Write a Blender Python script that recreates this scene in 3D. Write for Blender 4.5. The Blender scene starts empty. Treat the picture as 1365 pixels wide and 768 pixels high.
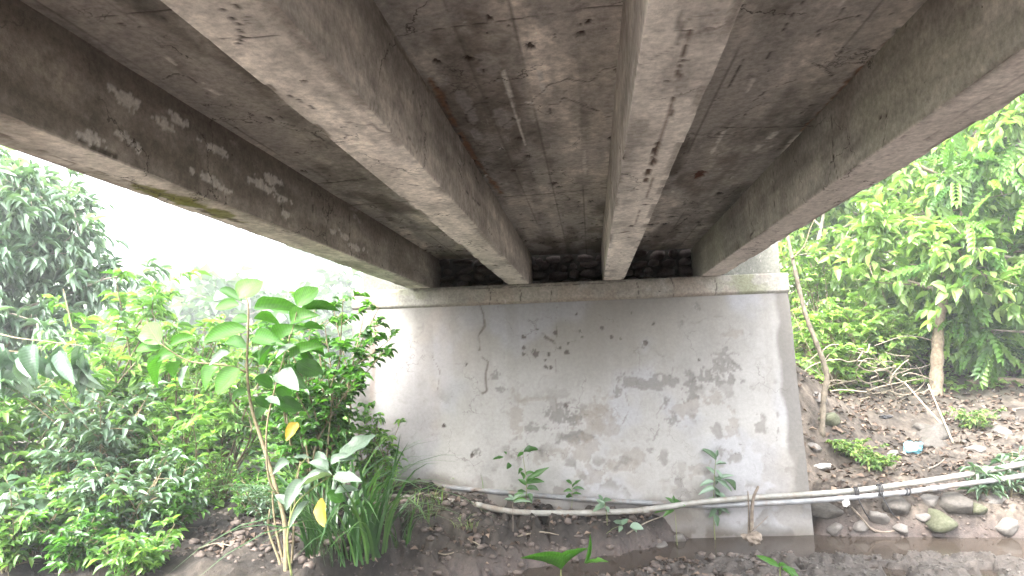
import bpy, math, random
import numpy as np
from mathutils import Vector, Matrix

# ------------------------------------------------------------------ camera, sky, sun, exposure
scene = bpy.context.scene
col = scene.collection
FPX, IW, IH = 850.0, 1365.0, 768.0
EYE = np.array([0.0, 0.0, 2.0])
PITCH, YAW, ROLL = [math.radians(a) for a in (6.11, 6.865, -2.2)]
def cam_axes():
    cp, sp, cy, sy, cr, sr = math.cos(PITCH), math.sin(PITCH), math.cos(YAW), math.sin(YAW), math.cos(ROLL), math.sin(ROLL)
    f = np.array([-sy*cp, cy*cp, sp]); r = np.array([cy, sy, 0.0]); u = np.cross(r, f)
    return cr*r+sr*u, -sr*r+cr*u, f
CR, CU, CF = cam_axes()
camd = bpy.data.cameras.new('camera'); cam = bpy.data.objects.new('camera', camd); col.objects.link(cam)
camd.sensor_fit = 'HORIZONTAL'; camd.sensor_width = 36; camd.lens = 36*FPX/IW
camd.clip_start = 0.05; camd.clip_end = 2000
M = Matrix.Identity(4)
for i in range(3):
    M[i][0], M[i][1], M[i][2], M[i][3] = CR[i], CU[i], -CF[i], EYE[i]
cam.matrix_world = M
scene.camera = cam

SUN_EL, SUN_AZ = math.radians(52), math.radians(205)     # azimuth: clockwise from +Y, high behind the left shoulder
world = bpy.data.worlds.new('World'); scene.world = world; world.use_nodes = True
wn = world.node_tree; wn.nodes.clear()
sky = wn.nodes.new('ShaderNodeTexSky'); sky.sky_type = 'NISHITA'; sky.sun_disc = False
sky.sun_elevation = SUN_EL; sky.sun_rotation = SUN_AZ; sky.air_density = 1.0; sky.dust_density = 4.0
hs = wn.nodes.new('ShaderNodeHueSaturation'); hs.inputs['Saturation'].default_value = 0.22      # veiled, overcast sky
bg = wn.nodes.new('ShaderNodeBackground'); bg.inputs['Strength'].default_value = 0.15
wo = wn.nodes.new('ShaderNodeOutputWorld')
wn.links.new(sky.outputs[0], hs.inputs['Color']); wn.links.new(hs.outputs[0], bg.inputs[0]); wn.links.new(bg.outputs[0], wo.inputs[0])
sund = bpy.data.lights.new('sun', 'SUN'); sund.energy = 0.9; sund.angle = math.radians(18); sund.color = (1, .96, .9)
sun = bpy.data.objects.new('sun', sund); col.objects.link(sun)
sd = Vector((math.sin(SUN_AZ)*math.cos(SUN_EL), math.cos(SUN_AZ)*math.cos(SUN_EL), math.sin(SUN_EL)))
sun.rotation_euler = sd.to_track_quat('Z', 'Y').to_euler(); sun.location = (-6, -8, 14)
scene.view_settings.view_transform = 'Standard'; scene.view_settings.look = 'None'
scene.view_settings.gamma = 1.0; scene.view_settings.exposure = 4.0
HAZE = .0052                                # density of the added haze box that whitens the distance (built at the end)
scene.render.engine = 'CYCLES'
scene.cycles.max_bounces = 8; scene.cycles.diffuse_bounces = 5; scene.cycles.transparent_max_bounces = 8

# ------------------------------------------------------------------ helpers
rng = np.random.default_rng(7)
random.seed(7)
def ray(px, py):
    d = CF + CR*((px-IW/2)/FPX) - CU*((py-IH/2)/FPX)
    return d
def P(px, py, Y):
    d = ray(px, py); return EYE + d*(Y/d[1])
def on_plane(px, py, p0, n):
    d = ray(px, py); t = np.dot(np.asarray(p0)-EYE, n)/np.dot(d, n); return EYE + d*t

def hash2(i, j, s):
    h = (i.astype(np.int64)*374761393 + j.astype(np.int64)*668265263 + s*974711) & 0xffffffff
    h = ((h ^ (h >> 13))*1274126177) & 0xffffffff
    h = ((h ^ (h >> 16))*2246822519) & 0xffffffff
    return ((h ^ (h >> 15)) & 0xffffff)/float(0xffffff)
def vnoise(x, y, s=0):
    x = np.asarray(x, float); y = np.asarray(y, float)
    i = np.floor(x); j = np.floor(y); a = x-i; b = y-j
    a = a*a*(3-2*a); b = b*b*(3-2*b)
    h00 = hash2(i, j, s); h10 = hash2(i+1, j, s); h01 = hash2(i, j+1, s); h11 = hash2(i+1, j+1, s)
    return (h00*(1-a)+h10*a)*(1-b) + (h01*(1-a)+h11*a)*b
def fbm(x, y, o=4, s=0):
    t = 0; a = 1; n = 0
    for k in range(o):
        t = t + a*vnoise(x*2**k+17.3*k, y*2**k-9.1*k, s+k); n += a; a *= .5
    return t/n
def sstep(a, b, x):
    t = np.clip((x-a)/(b-a), 0, 1); return t*t*(3-2*t)

def link(name, me, parent=None, mat=None):
    o = bpy.data.objects.new(name, me); col.objects.link(o)
    if mat is not None and me is not None and len(me.materials) == 0: me.materials.append(mat)
    if parent is not None: o.parent = parent
    return o
def tag(o, label=None, cat=None, group=None, kind=None):
    if label: o['label'] = label
    if cat: o['category'] = cat
    if group: o['group'] = group
    if kind: o['kind'] = kind
    return o
def thing(name, label, cat, loc=(0, 0, 0), group=None):
    o = bpy.data.objects.new(name, None); col.objects.link(o); o.location = tuple(loc); o.empty_display_size = .1
    return tag(o, label, cat, group)
def mesh_np(name, V, F, smooth=True, attrs=None):
    """F: (n,3) or (n,4) int array, or list of such arrays"""
    me = bpy.data.meshes.new(name)
    Fs = F if isinstance(F, list) else [F]
    Fs = [np.asarray(f, dtype=np.int32) for f in Fs if len(f)]
    V = np.asarray(V, dtype=np.float32)
    nl = sum(f.size for f in Fs); nf = sum(len(f) for f in Fs)
    me.vertices.add(len(V)); me.vertices.foreach_set('co', V.ravel())
    me.loops.add(nl); me.loops.foreach_set('vertex_index', np.concatenate([f.ravel() for f in Fs]))
    me.polygons.add(nf)
    starts = []; c = 0
    for f in Fs:
        starts.append(c + np.arange(len(f))*f.shape[1]); c += f.size
    me.polygons.foreach_set('loop_start', np.concatenate(starts).astype(np.int32))
    me.update(calc_edges=True)
    me.polygons.foreach_set('use_smooth', np.full(nf, smooth, dtype=bool))
    for k, v in (attrs or {}).items():
        v = np.asarray(v, dtype=np.float32)
        if v.ndim == 1:
            a = me.attributes.new(k, 'FLOAT', 'POINT'); a.data.foreach_set('value', v)
        else:
            a = me.attributes.new(k, 'FLOAT_COLOR', 'POINT')
            a.data.foreach_set('color', np.concatenate([v, np.ones((len(v), 1), np.float32)], 1).ravel())
    me.validate(clean_customdata=False)
    return me
def grid_faces(nu, nv, flip=False):
    i = np.arange(nu-1)[:, None]*nv + np.arange(nv-1)[None, :]
    q = np.stack([i, i+nv, i+nv+1, i+1], -1).reshape(-1, 4)
    return q[:, ::-1] if flip else q
def box_arrays(x0, x1, y0, y1, z0, z1):
    V = np.array([(x, y, z) for x in (x0, x1) for y in (y0, y1) for z in (z0, z1)], float)
    F = np.array([(0, 1, 3, 2), (4, 6, 7, 5), (0, 4, 5, 1), (2, 3, 7, 6), (0, 2, 6, 4), (1, 5, 7, 3)])
    return V, F
def join(parts):
    V = []; F3 = []; F4 = []; n = 0
    for v, f in parts:
        V.append(v); f = np.asarray(f)
        (F3 if f.shape[1] == 3 else F4).append(f+n); n += len(v)
    out = []
    if F3: out.append(np.concatenate(F3))
    if F4: out.append(np.concatenate(F4))
    return np.concatenate(V), out
def catmull(pts, n):
    pts = np.asarray(pts, float)
    p = np.concatenate([[2*pts[0]-pts[1]], pts, [2*pts[-1]-pts[-2]]])
    out = []
    for i in range(1, len(p)-2):
        t = np.linspace(0, 1, n, endpoint=False)[:, None]
        a, b, c, d = p[i-1], p[i], p[i+1], p[i+2]
        out.append(.5*(2*b+(c-a)*t+(2*a-5*b+4*c-d)*t**2+(3*b-a-3*c+d)*t**3))
    out.append(p[-2][None]); return np.concatenate(out)
def tube(pts, rad, sides=7, cap=True):
    pts = np.asarray(pts, float); n = len(pts)
    rad = np.broadcast_to(np.asarray(rad, float), (n,))
    tan = np.gradient(pts, axis=0); tan /= np.linalg.norm(tan, axis=1)[:, None]+1e-9
    ref = np.array([0, 0, 1.0]) if abs(tan[:, 2]).mean() < .8 else np.array([1.0, 0, 0])
    a = np.cross(tan, ref); a /= np.linalg.norm(a, axis=1)[:, None]+1e-9; b = np.cross(tan, a)
    th = np.arange(sides)*2*math.pi/sides
    V = pts[:, None, :] + rad[:, None, None]*(np.cos(th)[None, :, None]*a[:, None, :]+np.sin(th)[None, :, None]*b[:, None, :])
    V = V.reshape(-1, 3)
    i = np.arange(n-1)[:, None]*sides; j = np.arange(sides)[None, :]; k = (j+1) % sides
    F = np.stack([i+j, i+k, i+sides+k, i+sides+j], -1).reshape(-1, 4)
    if cap:
        V = np.concatenate([V, pts[:1], pts[-1:]]); c0 = n*sides
        c = []
        for q in range(sides):
            r_ = (q+1) % sides
            c.append((c0, r_, q, c0)); c.append((c0+1, (n-1)*sides+q, (n-1)*sides+r_, c0+1))
        # triangles stored as tri array
        return V, F, np.array([(x[0], x[1], x[2]) for x in c])
    return V, F, np.zeros((0, 3), int)
def tube_join(parts):
    V = []; F4 = []; F3 = []; n = 0
    for v, f, t in parts:
        V.append(v); F4.append(f+n); F3.append(t+n); n += len(v)
    return np.concatenate(V), [np.concatenate(F4), np.concatenate(F3)]
def seg_dist(V, poly):
    """distance of points V to polyline (3D)"""
    d = np.full(len(V), 1e9)
    for a, b in zip(poly[:-1], poly[1:]):
        ab = b-a; t = np.clip(((V-a)@ab)/(ab@ab+1e-12), 0, 1)
        d = np.minimum(d, np.linalg.norm(V-a-t[:, None]*ab, axis=1))
    return d

# ------------------------------------------------------------------ materials
def nodes_mat(name):
    m = bpy.data.materials.new(name); m.use_nodes = True
    nt = m.node_tree; b = nt.nodes['Principled BSDF']; return m, nt, b
def nd(nt, t, **kw):
    n = nt.nodes.new(t)
    for k, v in kw.items():
        if hasattr(n, k): setattr(n, k, v)
        else: n.inputs[k].default_value = v
    return n
def mat_painted(name, rough=.85, scale=45, bump=.25, grain=.35, spec=.3):
    """colour from the surface's own 'col' attribute, broken up by fine procedural grain and relief"""
    m, nt, b = nodes_mat(name); L = nt.links
    at = nd(nt, 'ShaderNodeAttribute', attribute_name='col')
    tc = nd(nt, 'ShaderNodeTexCoord')
    n1 = nd(nt, 'ShaderNodeTexNoise'); n1.inputs['Scale'].default_value = scale; n1.inputs['Detail'].default_value = 8; n1.inputs['Roughness'].default_value = .7
    n2 = nd(nt, 'ShaderNodeTexNoise'); n2.inputs['Scale'].default_value = scale*5; n2.inputs['Detail'].default_value = 3
    L.new(tc.outputs['Object'], n1.inputs['Vector']); L.new(tc.outputs['Object'], n2.inputs['Vector'])
    mr = nd(nt, 'ShaderNodeMapRange'); mr.inputs['From Min'].default_value = .25; mr.inputs['From Max'].default_value = .75
    mr.inputs['To Min'].default_value = 1-grain; mr.inputs['To Max'].default_value = 1+grain
    L.new(n1.outputs['Fac'], mr.inputs['Value'])
    mul = nd(nt, 'ShaderNodeVectorMath', operation='MULTIPLY')
    L.new(at.outputs['Color'], mul.inputs[0]); L.new(mr.outputs[0], mul.inputs[1]); L.new(mul.outputs[0], b.inputs['Base Color'])
    ad = nd(nt, 'ShaderNodeMath', operation='ADD'); L.new(n1.outputs['Fac'], ad.inputs[0])
    m2 = nd(nt, 'ShaderNodeMath', operation='MULTIPLY'); m2.inputs[1].default_value = .4; L.new(n2.outputs['Fac'], m2.inputs[0]); L.new(m2.outputs[0], ad.inputs[1])
    bp = nd(nt, 'ShaderNodeBump'); bp.inputs['Strength'].default_value = bump; bp.inputs['Distance'].default_value = .012
    L.new(ad.outputs[0], bp.inputs['Height']); L.new(bp.outputs[0], b.inputs['Normal'])
    b.inputs['Roughness'].default_value = rough; b.inputs['Specular IOR Level'].default_value = spec
    return m
def add_wear(m, spots, cracks, streaks, light):
    """crisp wear on top of the painted colour: spalled specks, a net of hairline cracks, lime streaks along the boards"""
    nt = m.node_tree; L = nt.links; b = nt.nodes['Principled BSDF']; src = b.inputs['Base Color'].links[0].from_socket; tc = nd(nt, 'ShaderNodeTexCoord')
    def noise(scale, detail, vec=None, rough=.6):
        n = nd(nt, 'ShaderNodeTexNoise'); n.inputs['Scale'].default_value = scale; n.inputs['Detail'].default_value = detail; n.inputs['Roughness'].default_value = rough
        L.new(vec or tc.outputs['Object'], n.inputs['Vector']); return n
    def ramp(sock, a, c):
        r = nd(nt, 'ShaderNodeMapRange'); r.inputs['From Min'].default_value = a; r.inputs['From Max'].default_value = c; L.new(sock, r.inputs['Value']); return r.outputs[0]
    def mul(a, c):
        q = nd(nt, 'ShaderNodeMath', operation='MULTIPLY'); L.new(a, q.inputs[0])
        if isinstance(c, float): q.inputs[1].default_value = c
        else: L.new(c, q.inputs[1])
        return q.outputs[0]
    def over(src, colr, fac):
        x = nd(nt, 'ShaderNodeMix', data_type='RGBA'); x.inputs[7].default_value = (*colr, 1); L.new(fac, x.inputs[0]); L.new(src, x.inputs[6]); return x.outputs[2]
    # lime streaks, stretched along the boards
    mp = nd(nt, 'ShaderNodeMapping'); mp.inputs['Scale'].default_value = (26, 3.2, 9); L.new(tc.outputs['Object'], mp.inputs['Vector'])
    st = mul(ramp(noise(1.0, 7, mp.outputs[0], .7).outputs['Fac'], .60, .68), ramp(noise(1.3, 3).outputs['Fac'], .45, .62)); src = over(src, light, mul(st, streaks))
    dk = mul(ramp(noise(7, 9, None, .72).outputs['Fac'], .56, .70), ramp(noise(.9, 3).outputs['Fac'], .42, .60)); src = over(src, (.10, .082, .068), mul(dk, .55*spots))
    # specks
    sp = mul(ramp(noise(24, 4, None, .55).outputs['Fac'], .69, .72), ramp(noise(2.2, 2).outputs['Fac'], .48, .58)); src = over(src, (.04, .03, .025), mul(sp, spots))
    # hairline cracks
    wn_ = noise(2.6, 6); sc = nd(nt, 'ShaderNodeVectorMath', operation='SCALE'); sc.inputs['Scale'].default_value = .55; L.new(wn_.outputs['Color'], sc.inputs[0])
    ad = nd(nt, 'ShaderNodeVectorMath', operation='ADD'); L.new(tc.outputs['Object'], ad.inputs[0]); L.new(sc.outputs[0], ad.inputs[1])
    vo = nd(nt, 'ShaderNodeTexVoronoi', feature='DISTANCE_TO_EDGE'); vo.inputs['Scale'].default_value = 1.7; L.new(ad.outputs[0], vo.inputs['Vector'])
    ck = mul(ramp(vo.outputs['Distance'], .008, .003), ramp(noise(1.6, 3).outputs['Fac'], .50, .58)); src = over(src, (.05, .04, .034), mul(ck, cracks))
    L.new(src, b.inputs['Base Color'])
def mat_noise(name, c1, c2, scale=20, rough=.8, bump=.3, spec=.3, dist=.01, detail=6):
    m, nt, b = nodes_mat(name); L = nt.links
    tc = nd(nt, 'ShaderNodeTexCoord'); n1 = nd(nt, 'ShaderNodeTexNoise'); n1.inputs['Scale'].default_value = scale; n1.inputs['Detail'].default_value = detail
    n1.inputs['Roughness'].default_value = .65
    L.new(tc.outputs['Object'], n1.inputs['Vector'])
    r = nd(nt, 'ShaderNodeValToRGB'); r.color_ramp.elements[0].position = .3; r.color_ramp.elements[1].position = .7
    r.color_ramp.elements[0].color = (*c1, 1); r.color_ramp.elements[1].color = (*c2, 1)
    L.new(n1.outputs['Fac'], r.inputs[0]); L.new(r.outputs[0], b.inputs['Base Color'])
    bp = nd(nt, 'ShaderNodeBump'); bp.inputs['Strength'].default_value = bump; bp.inputs['Distance'].default_value = dist
    L.new(n1.outputs['Fac'], bp.inputs['Height']); L.new(bp.outputs[0], b.inputs['Normal'])
    b.inputs['Roughness'].default_value = rough; b.inputs['Specular IOR Level'].default_value = spec
    return m
def mat_leaf(name, dark, mid, light, rough=.42, trans=.35, spec=.5, yellow=None, veins=False):
    """leaf: colour by the leaf's own tint attribute, glossy front, light passing through the blade"""
    m, nt, b = nodes_mat(name); L = nt.links
    at = nd(nt, 'ShaderNodeAttribute', attribute_name='tint')
    r = nd(nt, 'ShaderNodeValToRGB'); e = r.color_ramp.elements
    e[0].position = 0; e[0].color = (*dark, 1); e[1].position = .9; e[1].color = (*light, 1)
    k = e.new(.5); k.color = (*mid, 1)
    if yellow: k2 = e.new(.97); k2.color = (*yellow, 1)
    L.new(at.outputs['Fac'], r.inputs[0])
    tc = nd(nt, 'ShaderNodeTexCoord'); n1 = nd(nt, 'ShaderNodeTexNoise'); n1.inputs['Scale'].default_value = 30; n1.inputs['Detail'].default_value = 3
    L.new(tc.outputs['Object'], n1.inputs['Vector'])
    mr = nd(nt, 'ShaderNodeMapRange'); mr.inputs['To Min'].default_value = .7; mr.inputs['To Max'].default_value = 1.3
    L.new(n1.outputs['Fac'], mr.inputs['Value'])
    mul = nd(nt, 'ShaderNodeVectorMath', operation='MULTIPLY'); L.new(r.outputs[0], mul.inputs[0]); L.new(mr.outputs[0], mul.inputs[1])
    if veins:       # midrib and side veins in the leaf's own coordinates (x across, y along)
        sx = nd(nt, 'ShaderNodeSeparateXYZ'); L.new(tc.outputs['Object'], sx.inputs[0])
        ab = nd(nt, 'ShaderNodeMath', operation='ABSOLUTE'); L.new(sx.outputs[0], ab.inputs[0])
        m1 = nd(nt, 'ShaderNodeMath', operation='MULTIPLY_ADD'); L.new(ab.outputs[0], m1.inputs[0]); m1.inputs[1].default_value = -.22; L.new(sx.outputs[1], m1.inputs[2])
        m2 = nd(nt, 'ShaderNodeMath', operation='MULTIPLY'); L.new(m1.outputs[0], m2.inputs[0]); m2.inputs[1].default_value = 82
        si = nd(nt, 'ShaderNodeMath', operation='SINE'); L.new(m2.outputs[0], si.inputs[0])
        r1 = nd(nt, 'ShaderNodeMapRange'); r1.inputs['From Min'].default_value = .72; r1.inputs['From Max'].default_value = 1; L.new(si.outputs[0], r1.inputs['Value'])
        r2 = nd(nt, 'ShaderNodeMapRange'); r2.inputs['From Min'].default_value = .07; r2.inputs['From Max'].default_value = .03; L.new(ab.outputs[0], r2.inputs['Value'])
        vm = nd(nt, 'ShaderNodeMath', operation='MAXIMUM'); L.new(r1.outputs[0], vm.inputs[0]); L.new(r2.outputs[0], vm.inputs[1])
        n1.inputs['Scale'].default_value = 3.5; n1.inputs['Detail'].default_value = 6; mr.inputs['To Min'].default_value = .45; mr.inputs['To Max'].default_value = 1.5
        vv_ = nd(nt, 'ShaderNodeMapRange'); vv_.inputs['To Min'].default_value = .97; vv_.inputs['To Max'].default_value = 1.22; L.new(vm.outputs[0], vv_.inputs['Value'])
        ml = nd(nt, 'ShaderNodeVectorMath', operation='MULTIPLY'); L.new(mul.outputs[0], ml.inputs[0]); L.new(vv_.outputs[0], ml.inputs[1]); mul = ml
        bp = nd(nt, 'ShaderNodeBump'); bp.inputs['Strength'].default_value = .35; bp.inputs['Distance'].default_value = .02; L.new(vm.outputs[0], bp.inputs['Height']); L.new(bp.outputs[0], b.inputs['Normal'])
    L.new(mul.outputs[0], b.inputs['Base Color'])
    b.inputs['Roughness'].default_value = rough; b.inputs['Specular IOR Level'].default_value = spec
    t = nd(nt, 'ShaderNodeBsdfTranslucent')
    tm = nd(nt, 'ShaderNodeVectorMath', operation='MULTIPLY'); tm.inputs[1].default_value = (1.4, 1.6, .75)
    L.new(mul.outputs[0], tm.inputs[0]); L.new(tm.outputs[0], t.inputs['Color'])
    mx = nd(nt, 'ShaderNodeMixShader'); mx.inputs[0].default_value = trans
    L.new(b.outputs[0], mx.inputs[1]); L.new(t.outputs[0], mx.inputs[2])
    L.new(mx.outputs[0], nt.nodes['Material Output'].inputs['Surface'])
    return m
MT = {}
MT['concrete'] = mat_painted('weathered_concrete', .88, 38, .40, .42)
MT['plaster'] = mat_painted('peeling_plaster', .85, 30, .18, .14)
add_wear(MT['concrete'], .9, .8, .55, (.52, .49, .455)); add_wear(MT['plaster'], .45, .45, .0, (.5, .5, .5))
MT['earth'] = mat_painted('bank_earth', .9, 22, 1.0, .7, .3)
nt = MT['earth'].node_tree; wa = nd(nt, 'ShaderNodeAttribute', attribute_name='wet'); mr = nd(nt, 'ShaderNodeMapRange'); mr.inputs['To Min'].default_value = .92; mr.inputs['To Max'].default_value = .38
nt.links.new(wa.outputs['Fac'], mr.inputs['Value']); nt.links.new(mr.outputs[0], nt.nodes['Principled BSDF'].inputs['Roughness'])
MT['deckconc'] = mat_noise('deck_concrete', (.2, .19, .17), (.33, .31, .28), 9, .9, .3)
MT['rubble'] = mat_noise('rubble_stone', (.035, .027, .024), (.14, .105, .09), 7, .9, .6)
MT['mortar'] = mat_noise('old_mortar', (.03, .026, .022), (.07, .06, .05), 30, .95, .5)
MT['stone'] = mat_noise('river_stone', (.032, .028, .024), (.085, .076, .066), 6, .75, .4)
MT['stonedark'] = mat_noise('damp_stone', (.06, .055, .05), (.16, .145, .13), 13, .6, .5)
MT['stonemoss'] = mat_noise('mossy_stone', (.03, .036, .014), (.09, .088, .062), 7, .85, .5)
MT['bark'] = mat_noise('bark', (.10, .075, .05), (.26, .21, .15), 24, .9, .7)
MT['barkgrey'] = mat_noise('pale_bark', (.16, .13, .10), (.36, .32, .26), 20, .9, .5)
MT['sapbark'] = mat_noise('sapling_bark', (.05, .042, .032), (.17, .145, .11), 18, .9, .6)
MT['twig'] = mat_noise('twig_bark', (.09, .07, .04), (.2, .17, .10), 30, .85, .4)
MT['greenstem'] = mat_noise('green_stem', (.08, .10, .03), (.17, .19, .07), 25, .7, .3)
MT['vine'] = mat_noise('dry_vine', (.13, .105, .075), (.27, .235, .18), 30, .9, .3)
MT['deadwood'] = mat_noise('dead_wood', (.08, .062, .048), (.2, .165, .13), 22, .9, .5)
MT['pipewhite'] = mat_noise('pvc_white', (.13, .126, .108), (.26, .255, .23), 7, .45, .1, .4)
MT['pipegrey'] = mat_noise('pvc_grey', (.10, .102, .104), (.21, .214, .218), 8, .45, .1, .4)
for k_ in ('pipewhite', 'pipegrey'):
    nt = MT[k_].node_tree; L = nt.links; b = nt.nodes['Principled BSDF']; src = b.inputs['Base Color'].links[0].from_socket
    tc = nd(nt, 'ShaderNodeTexCoord'); n_ = nd(nt, 'ShaderNodeTexNoise'); n_.inputs['Scale'].default_value = 5; n_.inputs['Detail'].default_value = 8; n_.inputs['Roughness'].default_value = .75
    L.new(tc.outputs['Object'], n_.inputs['Vector']); r_ = nd(nt, 'ShaderNodeMapRange'); r_.inputs['From Min'].default_value = .48; r_.inputs['From Max'].default_value = .64; L.new(n_.outputs['Fac'], r_.inputs['Value'])
    mx = nd(nt, 'ShaderNodeMix', data_type='RGBA'); mx.inputs[7].default_value = (.13, .10, .075, 1); L.new(r_.outputs[0], mx.inputs[0]); L.new(src, mx.inputs[6]); L.new(mx.outputs[2], b.inputs['Base Color'])
MT['rubber'] = mat_noise('black_rubber', (.01, .01, .011), (.03, .03, .032), 40, .6, .3)
MT['rag'] = mat_noise('white_rag', (.45, .44, .41), (.7, .69, .66), 30, .9, .5)
MT['bag'] = mat_noise('blue_plastic', (.10, .30, .38), (.22, .45, .52), 18, .35, .5)
MT['gravel'] = mat_noise('gravel', (.03, .026, .023), (.105, .094, .083), 25, .8, .2)
MT['mudclod'] = mat_noise('mud_clod', (.035, .027, .023), (.12, .095, .08), 20, .7, .5)
MT['hill'] = mat_noise('hill_green', (.05, .09, .04), (.12, .16, .08), .08, .9, .1)
MT['litter'] = mat_leaf('dry_leaf', (.024, .016, .012), (.065, .045, .033), (.17, .125, .095), .8, .05, .2)
MT['leaf_big'] = mat_leaf('big_leaf', (.018, .06, .008), (.036, .115, .012), (.058, .165, .018), .42, .40, .35, (.26, .18, .02), True)
MT['leaf_pale'] = mat_leaf('silvery_leaf', (.03, .062, .03), (.062, .10, .062), (.11, .155, .115), .5, .25, .6, (.55, .42, .03), True)
MT['leaf_hang'] = mat_leaf('hanging_leaf', (.025, .06, .03), (.055, .105, .06), (.11, .17, .105), .3, .25, .8, None, True)
MT['leaf_grey'] = mat_leaf('pale_leaf', (.05, .10, .05), (.10, .16, .10), (.20, .27, .20), .38, .25, .6, (.55, .42, .03))
MT['leaf_small'] = mat_leaf('small_leaf', (.02, .06, .012), (.045, .13, .02), (.09, .22, .03), .36, .42, .5)
MT['leaf_bright'] = mat_leaf('bright_leaf', (.045, .11, .025), (.10, .205, .045), (.20, .33, .08), .38, .45, .5)
MT['leaf_yellow'] = mat_leaf('yellow_green_leaf', (.065, .13, .03), (.15, .245, .06), (.29, .39, .13), .4, .5, .5)
MT['leaf_silver'] = mat_leaf('glossy_grey_leaf', (.05, .10, .055), (.12, .20, .12), (.24, .33, .23), .28, .25, .8)
MT['leaf_far'] = mat_leaf('far_leaf', (.03, .07, .03), (.06, .12, .05), (.10, .17, .08), .5, .3, .4)
MT['strap'] = mat_leaf('strap_leaf', (.012, .040, .011), (.028, .078, .018), (.065, .13, .03), .35, .3, .6)
MT['grass'] = mat_leaf('grass_blade', (.04, .09, .02), (.09, .17, .04), (.2, .27, .08), .5, .35, .4)
# water
m, nt, b = nodes_mat('muddy_water'); L = nt.links
b.inputs['Base Color'].default_value = (.04, .031, .024, 1); b.inputs['Roughness'].default_value = .03
b.inputs['IOR'].default_value = 1.33; b.inputs['Specular IOR Level'].default_value = .5
tc = nd(nt, 'ShaderNodeTexCoord'); n1 = nd(nt, 'ShaderNodeTexNoise'); n1.inputs['Scale'].default_value = 9; n1.inputs['Detail'].default_value = 4
L.new(tc.outputs['Object'], n1.inputs['Vector'])
bp = nd(nt, 'ShaderNodeBump'); bp.inputs['Strength'].default_value = .12; bp.inputs['Distance'].default_value = .02
L.new(n1.outputs['Fac'], bp.inputs['Height']); L.new(bp.outputs[0], b.inputs['Normal'])
MT['water'] = m

# ------------------------------------------------------------------ bridge frame numbers (metres; water level is z = 0)
D = 6.93; SK = math.radians(4.7); TS = math.tan(SK)
ZB, ZS, ZF = 2.78, 3.167, 2.565           # girder soffit (= bearing shelf), slab soffit, bottom of the shelf beam
GX = [(-1.96, -1.725), (-.872, -.644), (.164, .388), (1.21, 1.441)]
WALLK = np.array([.50, .497, .492])
UX = np.array([math.cos(SK), math.sin(SK), 0]); NX = np.array([math.sin(SK), -math.cos(SK), 0])   # along the wall / out of the wall
W0 = np.array([0, D, 0.0])
BACK = .52                                  # back wall set behind the shelf front
def yend(x): return D + x*TS + BACK/math.cos(SK)
WALLN = NX
def wall_uv(px, py, off=0.0):
    p = on_plane(px, py, W0+NX*off, NX) - W0
    return np.array([p@UX, p[2]])

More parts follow.
